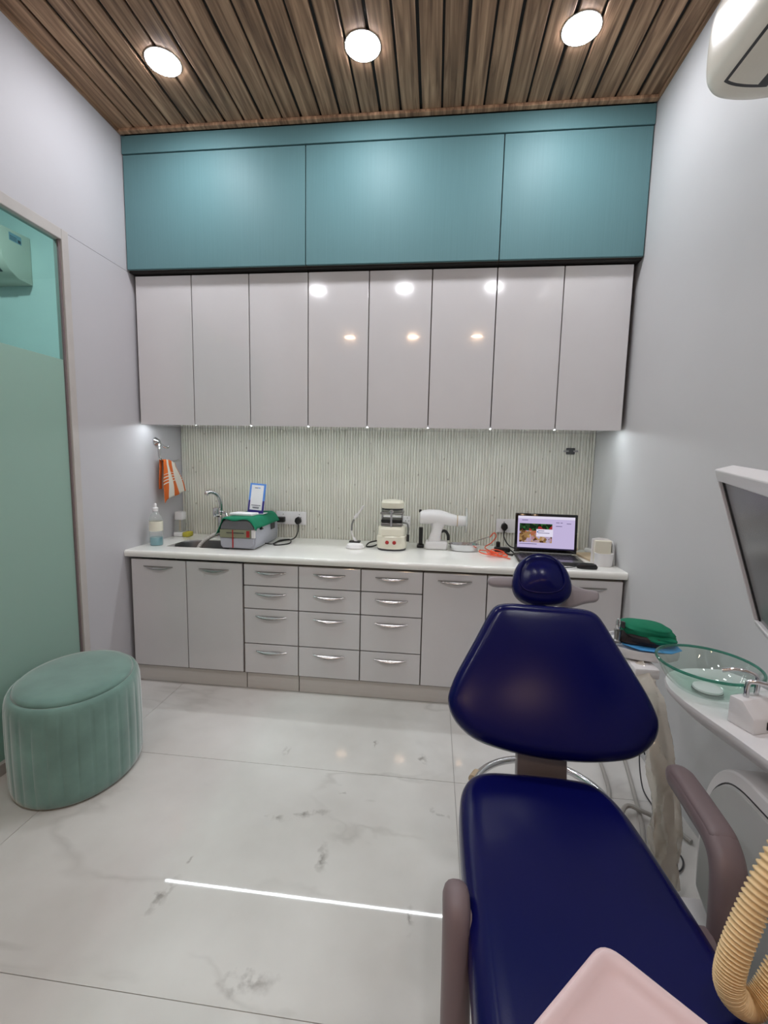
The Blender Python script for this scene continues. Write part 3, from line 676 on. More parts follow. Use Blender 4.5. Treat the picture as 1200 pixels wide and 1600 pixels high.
obj('heater_plate', stack([(.064, .06, 1.062), (.066, .062, 1.074)]), 'dark', t, SM)
obj('heater_head', stack([(.068, .066, 1.074), (.071, .07, 1.085), (.071, .07, 1.108), (.062, .06, 1.12), (.04, .04, 1.1235)]), 'cream', t, SM)
obj('side_lever', tube([(vx + .066, vy - .03, .985), (vx + .095, vy - .035, .98), (vx + .102, vy - .04, .95), (vx + .102, vy - .042, .91)], .0055, 10), 'steel', t, SM)
obj('lever_grip', tube([(vx + .102, vy - .042, .915), (vx + .102, vy - .044, .872)], .009, 10, 1), 'black', t, SM)
obj('cord', tube([(vx - .085, vy + .03, .835), (vx - .125, vy + .0, .823), (vx - .165, vy + .02, .8195), (vx - .155, vy + .09, .830), (vx - .10, vy + .11, .842), (vx - .08, vy + .08, .84)], .0048, 8), 'black', t, SM)
# hand-held x-ray gun
t = thing('xray_gun', 'white pistol-shaped handheld x-ray device with round clear shield', 'x-ray device', (1.81, 2.83, ZK))
def ringx(x, hy, zc, hz, n=20): return [(x, 2.83 + hy * math.cos(2 * math.pi * k / n) , zc + hz * math.sin(2 * math.pi * k / n)) for k in range(n)]
obj('barrel', skin(bmesh.new(), [ringx(1.702, .022, 1.012, .03), ringx(1.708, .034, 1.012, .042), ringx(1.76, .04, 1.018, .047), ringx(1.83, .041, 1.018, .046), ringx(1.89, .038, 1.005, .04), ringx(1.94, .032, .998, .034), ringx(1.99, .03, .998, .032)]), 'plast', t, SM)
obj('barrel_band', skin(bmesh.new(), [ringx(1.936, .0335, .998, .0355), ringx(1.942, .0335, .998, .0355)]), 'tan', t, SM)
obj('shield', lathe([(.02, 1.990), (.078, 1.991), (.08, 1.994), (.078, 1.997), (.02, 1.998)], (0, 2.83, 1.003), 36, axis='x'), 'shield', t, SM)
def rh(z, cx, hx, hy): return [(x, y, z) for x, y in rrect(cx, 2.83, hx, hy)]
obj('grip', skin(bmesh.new(), [rh(.862, 1.80, .042, .03), rh(.90, 1.805, .035, .026), rh(.94, 1.815, .034, .025), rh(.985, 1.82, .05, .03)]), 'plast', t, SM)
obj('battery_base', bevel(box((1.742, 2.785, ZK + .0005), (1.882, 2.875, .866)), .012, 3), 'plast', t, SM)
obj('trigger_guard', tube([(1.842, 2.83, .925), (1.865, 2.83, .93), (1.885, 2.83, .905), (1.888, 2.83, .872)], .009, 10), 'black', t, SM)
obj('rear_button', bevel(box((1.698, 2.818, 1.044), (1.714, 2.842, 1.062)), .003), 'black', t)
t = thing('charger_stand', 'narrow black stand directly behind the white x-ray device', 'stand', (1.712, 2.86, ZK))
obj('post', bevel(box((1.70, 2.845, ZK + .02), (1.726, 2.875, .945)), .004), 'black', t); obj('foot', bevel(box((1.69, 2.83, ZK + .0005), (1.735, 2.885, ZK + .0199)), .004), 'black', t)
# kidney tray
t = thing('steel_dish', 'shallow oval steel dish between the x-ray device and the orange cable', 'dish', (1.985, 2.80, ZK))
obj('dish_body', lathe([(.0005, .816), (.07, ZK + .0005), (.08, .818), (.094, .856), (.098, .858), (.094, .859), (.078, .821), (.065, .8175), (.0005, .818)], (1.985, 2.80, 0), 40, sy=.55, cap0=False, cap1=False), 'chrome', t, SM)
single('tweezers', tube([(1.93, 2.80, .8235), (2.03, 2.80, .866), (2.075, 2.80, .885), (2.135, 2.80, .908)], .003, 8, 4), 'steel', 'steel tweezers leaning out of the oval dish', 'tweezers', (2.0, 2.8, .823), SM)
# orange cable
pts = [(2.145, 2.83, .90), (2.17, 2.83, .93), (2.185, 2.84, .905), (2.16, 2.86, .86), (2.12, 2.84, .83)]
rnd = random.Random(3)
for k in range(26):
    a = k * 1.15; r = .028 + .022 * rnd.random(); pts.append((2.15 + .035 * math.sin(k * .33) + r * math.cos(a), 2.70 + .02 * math.cos(k * .5) + r * 1.6 * math.sin(a), .8195 + .0012 * k * (.6 + .5 * rnd.random()) * .6))
pts += [(2.20, 2.63, .823), (2.235, 2.59, .8195)]
single('orange_cable', tube(pts, .0034, 7, 6), 'orange', 'tangled orange cable lying in front of the socket', 'cable', (2.15, 2.72, .816), SM)
t = thing('charger_adapter', 'black laptop adapter lying behind the orange cable', 'adapter', (2.235, 2.86, ZK))
obj('brick', bevel(box((2.175, 2.80, ZK + .0005), (2.27, 2.845, .842)), .006), 'black', t, SM)
obj('cord', tube([(2.27, 2.82, .83), (2.285, 2.78, .8195), (2.27, 2.72, .8195), (2.24, 2.74, .8195), (2.23, 2.79, .826), (2.21, 2.775, .8195), (2.265, 2.69, .8195)], .0042, 8), 'black', t, SM)
obj('cable_tie', bevel(box((2.19, 2.85, ZK + .0005), (2.215, 2.878, .87)), .006), 'black', t, SM)
# laptop
t = thing('laptop', 'open black and silver laptop on the worktop showing a web page', 'laptop', (2.46, 2.61, ZK))
LM = Matrix.Translation((2.455, 2.705, ZK)) @ Matrix.Rotation(-.05, 4, 'Z')
obj('base', bevel(xf(box((-.178, -.212, .002), (.178, -.0, .020)), LM), .006), 'dark', t, SM)
kd = obj('keyboard_deck', xf(box((-.172, -.207, .0195), (.172, -.004, .0212)), LM), 'steel', t)
kb = bmesh.new()
for r in range(6):
    for c in range(15): add_box(kb, (-.155 + c * .0207, -.145 + r * .0205, .0213), (-.155 + c * .0207 + .0175, -.145 + r * .0205 + .0165, .0235))
k = obj('keys', xf(kb, LM), 'black', t); k['kind'] = 'stuff'
obj('touchpad', bevel(xf(box((-.07, -.203, .0213), (.03, -.152, .0222)), LM), .0004), 'dark', t)
LS = LM @ Matrix.Translation((0, .0, .020)) @ Matrix.Rotation(-.10, 4, 'X')
obj('lid', bevel(xf(box((-.178, 0, .006), (.178, .010, .238)), LS), .005), 'blackg', t, SM)
obj('hinge', tube([LS @ Vector((-.15, .004, .004)), LS @ Vector((.15, .004, .004))], .006, 10, 1), 'steel', t, SM)
sc = obj('screen', xf(box((-.162, -.0012, .028), (.162, -.0001, .222)), LS), 'scr', t)
obj('browser_bar', xf(box((-.162, -.0018, .207), (.162, -.0013, .222)), LS), 'scr2', sc)
obj('task_bar', xf(box((-.162, -.0018, .028), (.162, -.0013, .035)), LS), 'scrbar', sc)
fb = bmesh.new(); ul = fb.loops.layers.uv.new('uv')
vv = [fb.verts.new(LS @ Vector(p)) for p in ((-.152, -.0018, .066), (.035, -.0018, .066), (.035, -.0018, .178), (-.152, -.0018, .178))]
f = fb.faces.new(vv)
for lp, q in zip(f.loops, ((0, 0), (1.6, 0), (1.6, 1), (0, 1))): lp[ul].uv = q
obj('page_picture', fb, 'food', sc)
obj('page_popup', xf(box((-.055, -.0026, .102), (.04, -.0020, .146)), LS), 'scr2', sc)
for x0, x1, z in ((-.14, -.105, .196), (.055, .075, .186), (.08, .092, .186), (.115, .14, .182), (-.15, -.05, .055), (.055, .09, .165), (-.045, -.01, .134), (-.045, .02, .122)): obj('page_text', xf(box((x0, -.0031, z), (x1, -.0027, z + .0035)), LS), 'scrink', sc)
obj('page_button', xf(box((-.052, -.0031, .126), (-.044, -.0027, .134)), LS), 'scrblue', sc)
# things at the right end
t = thing('computer_mouse', 'flat black mouse at the front right corner of the laptop', 'mouse', (2.61, 2.452, ZK))
obj('mouse_body', skin(bmesh.new(), [[(2.612 + x * .8 * s, 2.452 + y * s, ZK + z) for x, y in chaikin([(-.065, -.022), (.06, -.026), (.07, .0), (.06, .026), (-.065, .022)], 3)] for s, z in ((.93, .0008), (1, .006), (1, .014), (.85, .024), (.5, .029), (.1, .030))]), 'black', t, SM)
obj('cord', tube([(2.562, 2.452, .824), (2.53, 2.452, .8175), (2.47, 2.44, .8175), (2.43, 2.445, .8175), (2.40, 2.46, .8175)], .0022, 6), 'black', t, SM)
t = thing('napkin_holder', 'white curved napkin holder at the right end of the worktop', 'napkin holder', (2.733, 2.55, ZK))
obj('front_cup', skin(bmesh.new(), [[(2.728 + x * s, 2.545 + y * s, z) for x, y in chaikin([(-.045, -.04), (.045, -.04), (.045, .035), (-.045, .035)], 2)] for s, z in ((.92, ZK + .0005), (1, .82), (1.04, .885), (1.0, .886), (.95, .825))]), 'plast', t, SM)
obj('back_plate', prism([(2.676, .82), (2.676, .955), (2.71, .962), (2.76, .958), (2.785, .945), (2.785, .82)], 2.583, 2.592), 'plast', t)
obj('napkins', bevel(box((2.685, 2.558, .83), (2.772, 2.582, .95)), .004), 'cream', t)
obj('side_plate', prism([(2.53, .82), (2.585, .82), (2.585, .948), (2.56, .93), (2.545, .87)], 2.776, 2.785, 'yzx'), 'panelg', t)
t = thing('switch_box', 'small beige wall box half hidden behind the laptop screen', 'box', (2.70, 2.99, ZK))
obj('box_body', bevel(box((2.655, 2.975, .83), (2.728, YB - .001, .925)), .005), 'cream', t); obj('box_base', bevel(box((2.66, 2.96, ZK + .0005), (2.722, YB - .001, .8299)), .003), 'tan', t)
single('folded_papers', bevel(xf(box((-.05, -.11, 0), (.05, .11, .012)), Matrix.Translation((2.725, 2.74, ZK + .0008)) @ Matrix.Rotation(.12, 4, 'Z')), .002), 'tan', 'small stack of tan papers lying between the laptop and the right wall', 'papers', (2.725, 2.74, ZK))
single('paper_cup_sleeve', tube([(2.765, 2.93, .83), (2.765, 2.86, .836), (2.765, 2.80, .842)], .014, 14, 4), 'plast', 'thin white roll leaning at the right wall behind the papers', 'roll', (2.765, 2.86, ZK), SM)
t = thing('wall_clip', 'small dark metal bracket on the ribbed wall panel, upper right', 'bracket', (2.647, YB, 1.43))
obj('plate', bevel(box((2.62, YB - .008, 1.43), (2.674, YB - .0002, 1.47)), .003), 'dark', t)
obj('clip_tongue', bevel(box((2.602, YB - .014, 1.445), (2.692, YB - .0082, 1.455)), .002), 'steel', t)
obj('clip_block', bevel(box((2.634, YB - .024, 1.437), (2.66, YB - .0142, 1.463)), .003), 'dark', t)

# ================================================================== OTTOMAN
ox, oy, oa, ob, oth, oh = .272, 1.690, .244, .292, .432, .428
t = thing('ottoman', 'oval sage green velvet ottoman with channelled sides', 'ottoman', (ox, oy, 0))
NS = 30; NK = NS * 8
def oel(s, z, ch=0):
    out = []
    for k in range(NK):
        a = 2 * math.pi * k / NK
        c = abs(math.sin(k * math.pi / 8)) ** .4 - 1
        q = s + ch * c
        x, y = oa * q * math.cos(a), ob * q * math.sin(a)
        out.append((ox + x * math.cos(oth) - y * math.sin(oth), oy + x * math.sin(oth) + y * math.cos(oth), z))
    return out
rings = [oel(.95, .006), oel(.975, .014, .004)]
for z in (.04, .1, .18, .26, .33): rings.append(oel(1.0 - .012 * abs(z - .2) / .2, z, .017))
rings += [oel(.985, .365, .008), oel(.965, .388, .002), oel(.94, .400), oel(.905, .406), oel(.885, .4045), oel(.875, .398), oel(.5, .398)]
obj('drum', skin(bmesh.new(), rings), 'velvet', t, .9)
obj('seat_pad', skin(bmesh.new(), [oel(.872, .399), oel(.876, .406), oel(.868, .414), oel(.84, .4205), oel(.74, .426), oel(.5, .429), oel(.2, .430)]), 'velvet', t, .9)
obj('base_ring', skin(bmesh.new(), [oel(.90, .0008), oel(.90, .0058)]), 'black', t)

# ================================================================== DENTAL CHAIR
t = CH = thing('dental_chair', 'reclined dental chair with dark blue vinyl upholstery', 'dental chair', (2.11, .75, 0))
obj('base_plate', bevel(box((1.95, .25, .0005), (2.30, 1.12, .045)), .015, 3), 'plast', t, SM)
obj('column', skin(bmesh.new(), [[(x, y, z) for x, y in chaikin([(1.98, y0), (2.24, y0), (2.24, y1), (1.98, y1)], 2)] for y0, y1, z in ((.40, 1.0, .045), (.42, .98, .25), (.40, 1.05, .36))]), 'plast', t, SM)
obj('seat_frame', bevel(box((1.93, .25, .36), (2.27, 1.17, .409)), .012), 'taupe_l', t, SM)
so = chaikin([(1.878, .12), (1.878, .75), (1.874, 1.02), (1.885, 1.16), (1.94, 1.215), (2.03, 1.222), (2.20, 1.222), (2.262, 1.205), (2.302, 1.13), (2.318, .98), (2.336, .75), (2.336, .12)][::-1], 3)
obj('seat', xf(cushion(so, .092, .040, .0, dish=.006), Matrix.Translation((0, 0, .410))), 'vinyl', t, 1.2)
# backrest frame: width / up / normal
def frame(P, psi, rho):
    wv = Vector((math.cos(psi), -math.sin(psi), 0)); uv = Vector((math.sin(psi) * math.cos(rho), math.cos(psi) * math.cos(rho), math.sin(rho))); nv = wv.cross(uv)
    return Matrix(((wv.x, uv.x, nv.x, P[0]), (wv.y, uv.y, nv.y, P[1]), (wv.z, uv.z, nv.z, P[2]), (0, 0, 0, 1)))
BT = .075
BF = frame((2.134, 1.2, .55), math.radians(4), math.radians(55))     # plane of the pad's outline
half = [(.0, .000), (.08, .003), (.15, .012), (.21, .026), (.255, .055), (.283, .09), (.293, .127), (.288, .155), (.272, .20), (.247, .25), (.222, .30), (.198, .35), (.180, .388), (.162, .42), (.138, .435), (.10, .439), (.05, .438)]
bo = half + [(0, .438)] + [(-x, y) for x, y in half[1:][::-1]]
bo = chaikin(bo, 2)
obj('backrest', xf(cushion(bo, BT, .034, .004), BF @ Matrix.Translation((0, 0, -.046))), 'vinyl', t, 1.2)
obj('back_shell', xf(cushion([(x * .9, .02 + y * .93) for x, y in bo], .05, .02, .0), BF @ Matrix.Translation((0, 0, -.046)) @ Matrix.Rotation(math.pi, 4, 'Y') @ Matrix.Translation((0, 0, .001))), 'taupe_l', t, 1.2)
obj('back_bracket', bevel(prism([(1.20, .36), (1.20, .40), (1.240, .42), (1.255, .47), (1.272, .56), (1.31, .60), (1.33, .58), (1.30, .52), (1.285, .44), (1.265, .37)], 2.055, 2.197, 'yzx'), .004), 'taupe_l', t, .5)
# headrest
HF = frame((2.164, 1.57, .965), math.radians(5), math.radians(62))
ho = chaikin([(-.098, -.02), (-.088, -.062), (-.055, -.088), (.0, -.093), (.062, -.085), (.097, -.055), (.104, -.01), (.086, .045), (.058, .078), (.012, .093), (-.04, .087), (-.082, .05)], 3)
h = obj('headrest', xf(cushion(ho, .065, .03, .016), HF @ Matrix.Translation((0, 0, -.035))), 'vinyl', t, 1.2)
pin = [(x * .97 - .004, y * .97 + .014) for x, y in inset(ho, .022)]
bm = bmesh.new(); add_tube(bm, [HF @ Vector((x, y, .0335)) for x, y in pin + pin[:1]], .0028, 8, 0, cap=False); obj('piping', bm, 'vinyl', h, SM)
hb = [(-.178, .005), (-.176, -.018), (-.15, -.026), (-.08, -.022), (.06, -.078), (.10, -.082), (.128, -.072), (.16, -.058), (.198, -.052), (.202, -.022), (.19, -.014), (.15, -.012), (.09, .012), (-.06, .015), (-.15, .014)]
obj('headrest_lever', bevel(xf(prism(chaikin(hb, 2), -.070, -.040, 'xyz'), HF), .008, 3), 'taupe_l', t, SM)
obj('headrest_stem', xf(box((-.03, -.20, -.066), (.03, -.04, -.05)), HF), 'steel', t)
# armrests
def arm_bm(path, wd, th, end=.45):
    p = smoothpath(path, 8); rings = []
    for i, q in enumerate(p):
        T = (p[min(i + 1, len(p) - 1)] - p[max(i - 1, 0)]).normalized(); B = Vector((1, 0, 0)); B = (B - T * B.dot(T)).normalized(); N = B.cross(T)
        e = min(i, len(p) - 1 - i) / 5; s = min(1, end + (1 - end) * math.sqrt(min(1, e)))
        sec = chaikin([(-wd, -th), (wd, -th), (wd, th), (-wd, th)], 2)
        rings.append([q + B * a * s + N * b * s for a, b in sec])
    return skin(bmesh.new(), rings)
path = [(2.432, 1.165, .578), (2.428, 1.10, .580), (2.420, 1.02, .583), (2.413, .94, .58), (2.405, .895, .55), (2.398, .875, .49), (2.395, .865, .42), (2.395, .86, .36)]
ar = obj('armrest', arm_bm(path, .032, .026), 'taupe', t, .9)
obj('arm_pad', arm_bm([(2.432, 1.158, .592), (2.428, 1.10, .5955), (2.420, 1.02, .5985), (2.414, .945, .596), (2.411, .918, .587)], .027, .012), 'taupe', ar, .9)
obj('arm_pivot', lathe([(.035, 2.335), (.04, 2.34), (.04, 2.365), (.03, 2.37)], (0, .86, .40), 20, axis='x'), 'taupe', t, SM)
ar = obj('armrest', arm_bm([(1.857, .838, .488), (1.857, .812, .492), (1.857, .79, .478), (1.857, .765, .43), (1.857, .74, .36), (1.857, .72, .28), (1.857, .712, .22)], .027, .03, .8), 'taupe', t, .9)
obj('arm_pivot', lathe([(.03, 1.870), (.034, 1.874), (.034, 1.884), (.028, 1.90)], (0, .795, .455), 20, axis='x'), 'taupe', t, SM)
obj('screw_cap', lathe([(.005, .5005), (.005, .506)], (1.857, .812, 0), 12), 'dark', ar)

# ================================================================== SPITTOON UNIT
t = UN = thing('spittoon_unit', 'white dental spittoon unit with grey arched side panel by the right wall', 'dental unit', (2.66, .85, 0))
bodyo = [(1.245, .10), (1.262, .30), (1.258, .44), (1.235, .52), (1.19, .58), (1.135, .608), (1.05, .612), (.30, .60), (.30, .10)]
sm = lambda o: o
bodyo = chaikin(bodyo, 2)
obj('housing', bevel(prism(bodyo, 2.565, W - .012, 'yzx'), .012, 3, .35), 'plast', t, .5)
pano = [(1.225, .13), (1.236, .30), (1.232, .42), (1.214, .49), (1.175, .545), (1.13, .568), (1.06, .572), (.34, .56), (.34, .13)]
pano = chaikin(pano, 2)
obj('side_panel', bevel(prism(pano, 2.556, 2.5645, 'yzx'), .004, 2, .5), 'panelg', t, .5)
bm = bmesh.new(); add_tube(bm, [(2.5655, y, z) for y, z in inset(pano, -.004)][:30], .0022, 8, 0); obj('panel_joint', bm, 'dark', t)
obj('base_box', bevel(box((2.545, .30, .0005), (W - .012, 1.29, .098)), .012, 3), 'plast', t, SM)
so2 = chaikin([(2.79, 1.49), (2.62, 1.49), (2.53, 1.44), (2.492, 1.36), (2.490, 1.28), (2.505, 1.20), (2.528, 1.10), (2.548, .98), (2.56, .80), (2.79, .80)], 2)
ctr = (2.70, 1.12)
def shr(s, z): return [(ctr[0] + (x - ctr[0]) * (s if x < 2.78 else 1), ctr[1] + (y - ctr[1]) * s, z) for x, y in so2]
obj('shelf', skin(bmesh.new(), [shr(.62, .655), shr(.85, .672), shr(.965, .695), shr(.995, .702), shr(1, .712), shr(.992, .719), shr(.97, .7195)]), 'plast', t, .7)
obj('neck', bevel(box((2.60, .84, .612), (2.77, 1.05, .660)), .012, 3), 'plast', t, SM)
bx, by = 2.587, 1.33
bp = []
for k in range(9):
    a = k / 8; bp.append((.045 + (.130 - .045) * a ** .62, .7205 + .078 * a ** 1.5))
inn = [(r - .006, z + .004) for r, z in bp[::-1]]
bwl = obj('bowl', lathe(bp + [(.1285, .8025), (.125, .803)] + inn[1:], (bx, by, 0), 64, cap0=True, cap1=True), 'bowl', t, SM)
bm = bmesh.new(); add_tube(bm, [(bx + .128 * math.cos(2 * math.pi * k / 64), by + .128 * math.sin(2 * math.pi * k / 64), .8035) for k in range(65)], .0042, 8, 0, cap=False)
obj('bowl_rim', bm, 'bowl_rim', bwl, SM)
obj('drain_cap', lathe([(.034, .7285), (.037, .731), (.036, .736), (.02, .7395), (.004, .7400)], (bx, by - .01, 0), 30), 'plast', bwl, SM)
obj('drain_ring', lathe([(.0385, .7255), (.0385, .7284), (.03, .7284)], (bx, by - .01, 0), 30), 'steel', bwl, SM)
FB = Matrix.Translation((2.553, 1.175, 0)) @ Matrix.Rotation(math.radians(20), 4, 'Z')      # local -y towards the camera
fv = lambda x, y, z: FB @ Vector((x, -y, z))
fbx = obj('filler_box', bevel(xf(prism([(0, .7198), (0, .789), (-.032, .7905), (-.064, .756), (-.067, .7198)], 0, .16, 'yzx'), FB), .003, 2), 'plast', t, SM)
obj('sensor_window', bevel(xf(box((.040, -.0685, .728), (.050, -.0655, .748)), FB), .0012), 'black', fbx)
obj('cup_spout', tube([fv(.030, .018, .789), fv(.030, .018, .818), fv(.036, .022, .831), fv(.06, .045, .832), fv(.10, .085, .824)], .0062, 12), 'chrome', fbx, SM)
obj('bowl_spout', tube([fv(.068, .014, .789), fv(.068, .014, .828), fv(.062, .006, .842), fv(.040, -.018, .844), fv(.018, -.04, .834)], .0058, 12), 'chrome', fbx, SM)
obj('cup_rest', lathe([(.042, .7196), (.046, .728), (.044, .733), (.036, .731), (.032, .724), (.004, .723)], (2.615, .99, 0), 30), 'plast', t, SM)

# assistant tray with arm
t = thing('assistant_tray', 'small white side tray on an arm wrapped in plastic film', 'tray', (2.55, 1.36, 0))
to = chaikin([(2.452, 1.66), (2.70, 1.62), (2.73, 1.84), (2.48, 1.87)], 2)
obj('tray', skin(bmesh.new(), [[(x, y, z) for x, y in inset(to, d)] for d, z in ((.02, .655), (.004, .664), (0, .68), (.003, .696), (.008, .694), (.012, .684))]), 'plast', t, SM)
obj('tray_bracket', bevel(box((2.515, 1.60, .615), (2.60, 1.74, .653)), .008), 'plast', t, SM)
apath = [(2.555, 1.66, .628), (2.552, 1.60, .60), (2.548, 1.53, .535), (2.545, 1.46, .45), (2.545, 1.405, .34), (2.545, 1.375, .22), (2.548, 1.365, .02)]
obj('arm', tube(apath, .024, 14), 'panelg', t, SM)
rf = random.Random(8); ph = [rf.random() * 6 for _ in range(8)]
def filmr(u): return .034 + .006 * u + .002 * math.sin(u * 23 + ph[0])
bm = tube([(x, y, z) for x, y, z in apath[:-1]] + [(2.547, 1.366, .06)], filmr, 22, 14)
for i_, v in enumerate(bm.verts):
    a_ = (i_ % 22) / 22 * 6.283; h_ = v.co.z; k_ = math.sin(5 * a_ + 9 * h_ + ph[0]) * .005 + math.sin(3 * a_ - 27 * h_ + ph[1]) * .007 + math.sin(8 * a_ + 47 * h_) * .004
    v.co += Vector((math.cos(a_), math.sin(a_), .3)) * k_ + Vector((rf.uniform(-1, 1), rf.uniform(-1, 1), rf.uniform(-1, 1))) * .0015
obj('plastic_film', bm, 'film', t, .9)
single('blue_sheet', prism(chaikin([(2.505, 1.668), (2.70, 1.632), (2.72, 1.81), (2.53, 1.835)], 1), .6968, .6982, 'xyz'), 'bluesheet', 'light blue sheet lining the small side tray', 'sheet', (2.6, 1.73, .6968))
# wrapped green bundle on it: black below, green folds above
def lump(cx, cy, z0, hx, hy, hz, seed, rot=0, flat=.35):
    r_ = random.Random(seed); bm = bmesh.new(); bmesh.ops.create_icosphere(bm, subdivisions=4, radius=1)
    p = [r_.uniform(0, 6) for _ in range(6)]
    for v in bm.verts:
        x, y, z = v.co; sgn = lambda q, e: math.copysign(abs(q) ** e, q)
        x, y, z = sgn(x, .75), sgn(y, .75), sgn(z, .8)
        k = 1 + .07 * math.sin(5 * x + p[0] + 3 * z) + .05 * math.sin(7 * y + p[1] - 4 * z) + .035 * math.sin(14 * z + p[2] + 2 * x)
        x, y = x * k, y * k; z = max(z, -.6)
        X, Y = x * hx, y * hy
        v.co = (cx + X * math.cos(rot) - Y * math.sin(rot), cy + X * math.sin(rot) + Y * math.cos(rot), z0 + (z + .6) / 1.6 * hz + .10 * x * hx * flat)
    return bm
t = thing('cloth_bundle', 'green cloth bundle with a dark wrapped base on the side tray', 'cloth bundle', (2.60, 1.745, .6985))
obj('dark_wrap', lump(2.600, 1.74, .7005, .085, .06, .05, 3, -.15), 'gdark', t, 1.2)
obj('green_cloth', lump(2.605, 1.745, .726, .088, .062, .052, 5, -.15, -.6), 'green', t, 1.2)
obj('cloth_fold', lump(2.63, 1.735, .712, .07, .06, .036, 9, -.2, -.8), 'green', t, 1.2)
t = thing('air_syringe', 'small steel syringe tip in a holder at the left end of the side tray', 'syringe', (2.497, 1.725, .697))
obj('holder', lathe([(.016, .6975), (.016, .705), (.011, .71), (.013, .745), (.015, .747)], (2.497, 1.725, 0), 16), 'steel', t, SM)
obj('tip', lathe([(.006, .747), (.009, .752), (.010, .775), (.006, .788), (.003, .79)], (2.497, 1.725, 0), 14), 'chrome', t, SM)
obj('button', bevel(box((2.509, 1.717, .755), (2.519, 1.733, .78)), .002), 'dark', t)
# monitor
mB = Vector((2.476, 1.005, 1.031))
t = thing('monitor', 'white framed flat monitor with dark screen, tilted beside the right wall', 'monitor', (2.48, .75, .612))
ex = Vector((-.339, -.940, -.042)).normalized(); ez = Vector((-.2933, .0628, .954)); ez = (ez - ex * ez.dot(ex)).normalized(); ey = ez.cross(ex)
if ey.x < 0: ey = -ey
mh, mw = .345, .365
MMx = Matrix(((ex.x, ey.x, ez.x, mB.x), (ex.y, ey.y, ez.y, mB.y), (ex.z, ey.z, ez.z, mB.z), (0, 0, 0, 1)))
obj('bezel_top', bevel(xf(box((0, 0, mh - .026), (mw, .035, mh)), MMx), .003), 'plast', t)
obj('bezel_bottom', bevel(xf(box((0, 0, 0), (mw, .035, .014)), MMx), .003), 'plast', t)
obj('bezel_far', bevel(xf(box((0, 0, .0145), (.008, .035, mh - .0265)), MMx), .002), 'plast', t)
obj('bezel_near', bevel(xf(box((mw - .012, 0, .0145), (mw, .035, mh - .0265)), MMx), .002), 'plast', t)
obj('inner_frame', xf(box((.0085, .006, .0145), (.018, .03, mh - .0265)), MMx), 'black', t)
obj('panel', xf(box((.0185, .008, .0145), (mw - .0125, .03, mh - .0265)), MMx), 'screen_off', t)
cen = MMx @ Vector((mw / 2, .035, mh / 2))
obj('mount_arm', tube([cen, cen + Vector((.06, 0, -.01)), Vector((2.70, .72, 1.12)), Vector((2.72, .70, .95)), Vector((2.72, .70, .613))], .018, 12), 'plast', t, SM)
# suction hose
hp = [(2.47, .745, .98), (2.405, .725, .86), (2.335, .70, .745), (2.292, .683, .655), (2.270, .672, .588), (2.272, .668, .553), (2.296, .668, .533), (2.325, .672, .548), (2.36, .685, .60), (2.42, .70, .66), (2.50, .71, .655), (2.56, .715, .63)]
t = thing('suction_hose', 'beige corrugated suction hose hanging in a loop beside the armrest', 'hose', (2.30, .67, .52))
hpp = smoothpath(hp, 70); 
obj('hose', tube(hpp[::1], lambda u: .0185 + .0026 * math.sin(u * 2 * math.pi * 118), 16, 0), 'hose', t, 1.4)
obj('hose_socket', tube([(2.47, .745, .98), (2.50, .755, 1.03)], .021, 14, 2), 'plast', t, SM)
obj('hose_bracket', tube([(2.50, .755, 1.03), (2.58, .76, 1.02), (2.68, .76, .90), (2.70, .76, .612)], .012, 10), 'plast', t, SM)
# instrument tray in the foreground
tc_ = Vector((2.003, .500, .80)); d1 = Vector((-.73, -.68, 0)).normalized(); d2 = Vector((d1.y * -1, d1.x, 0)); 
if d2.x < 0: d2 = -d2
d2 = Vector((.74, -.67, 0)).normalized()
t = thing('instrument_tray', 'empty pink instrument tray covered in clear film, jutting in at the bottom edge', 'tray', tc_ + d1 * .14 + d2 * .18)
def tr(a, b, z): p = tc_ + d1 * a + d2 * b; return (p.x, p.y, z)
def trl(d, z, it=3):
    L1, L2 = .28, .36; c = .022
    pts = [(d, d), (L1 - d, d), (L1 - d, L2 - d), (d, L2 - d)]
    # rounded corners
    out = []
    for i in range(4):
        a = Vector(pts[i]); p0 = Vector(pts[i - 1]); p1 = Vector(pts[(i + 1) % 4]); q0 = a + (p0 - a).normalized() * c; q1 = a + (p1 - a).normalized() * c
        for k in range(7):
            s = k / 6; out.append(q0 * (1 - s) ** 2 + a * 2 * s * (1 - s) + q1 * s * s)
    return [tr(p.x, p.y, z) for p in out]
obj('tray', skin(bmesh.new(), [trl(.03, .776), trl(.008, .782), trl(.001, .797), trl(0, .800), trl(.003, .8030), trl(.010, .8028), trl(.015, .796), trl(.026, .7885), trl(.06, .788)]), 'pink', t, .9)
rf = random.Random(2)
bm = skin(bmesh.new(), [trl(.005, .8045), trl(.02, .8035), trl(.08, .8020)], cap0=False)
for v in bm.verts: v.co += Vector((rf.uniform(-1, 1), rf.uniform(-1, 1), rf.uniform(0, 1))) * .0012
M['film2'] = clear('tray_film', (.98, .97, .97), refl=.8, rough=.25, ior=1.25, body=(244, 236, 236), bodyfac=.16)
obj('clear_film', bm, 'film2', t, 1.0)
c0 = tc_ + d1 * .14 + d2 * .18
obj('tray_plate', lathe([(.06, .757), (.065, .762), (.065, .7755), (.06, .7758)], (c0.x, c0.y, 0), 24), 'plast', t, SM)
obj('tray_arm', tube([(c0.x, c0.y, .757), (c0.x + .04, c0.y - .01, .73), (2.35, .12, .72), (2.62, .36, .70), (2.66, .40, .604)], .018, 12), 'plast', t, SM)
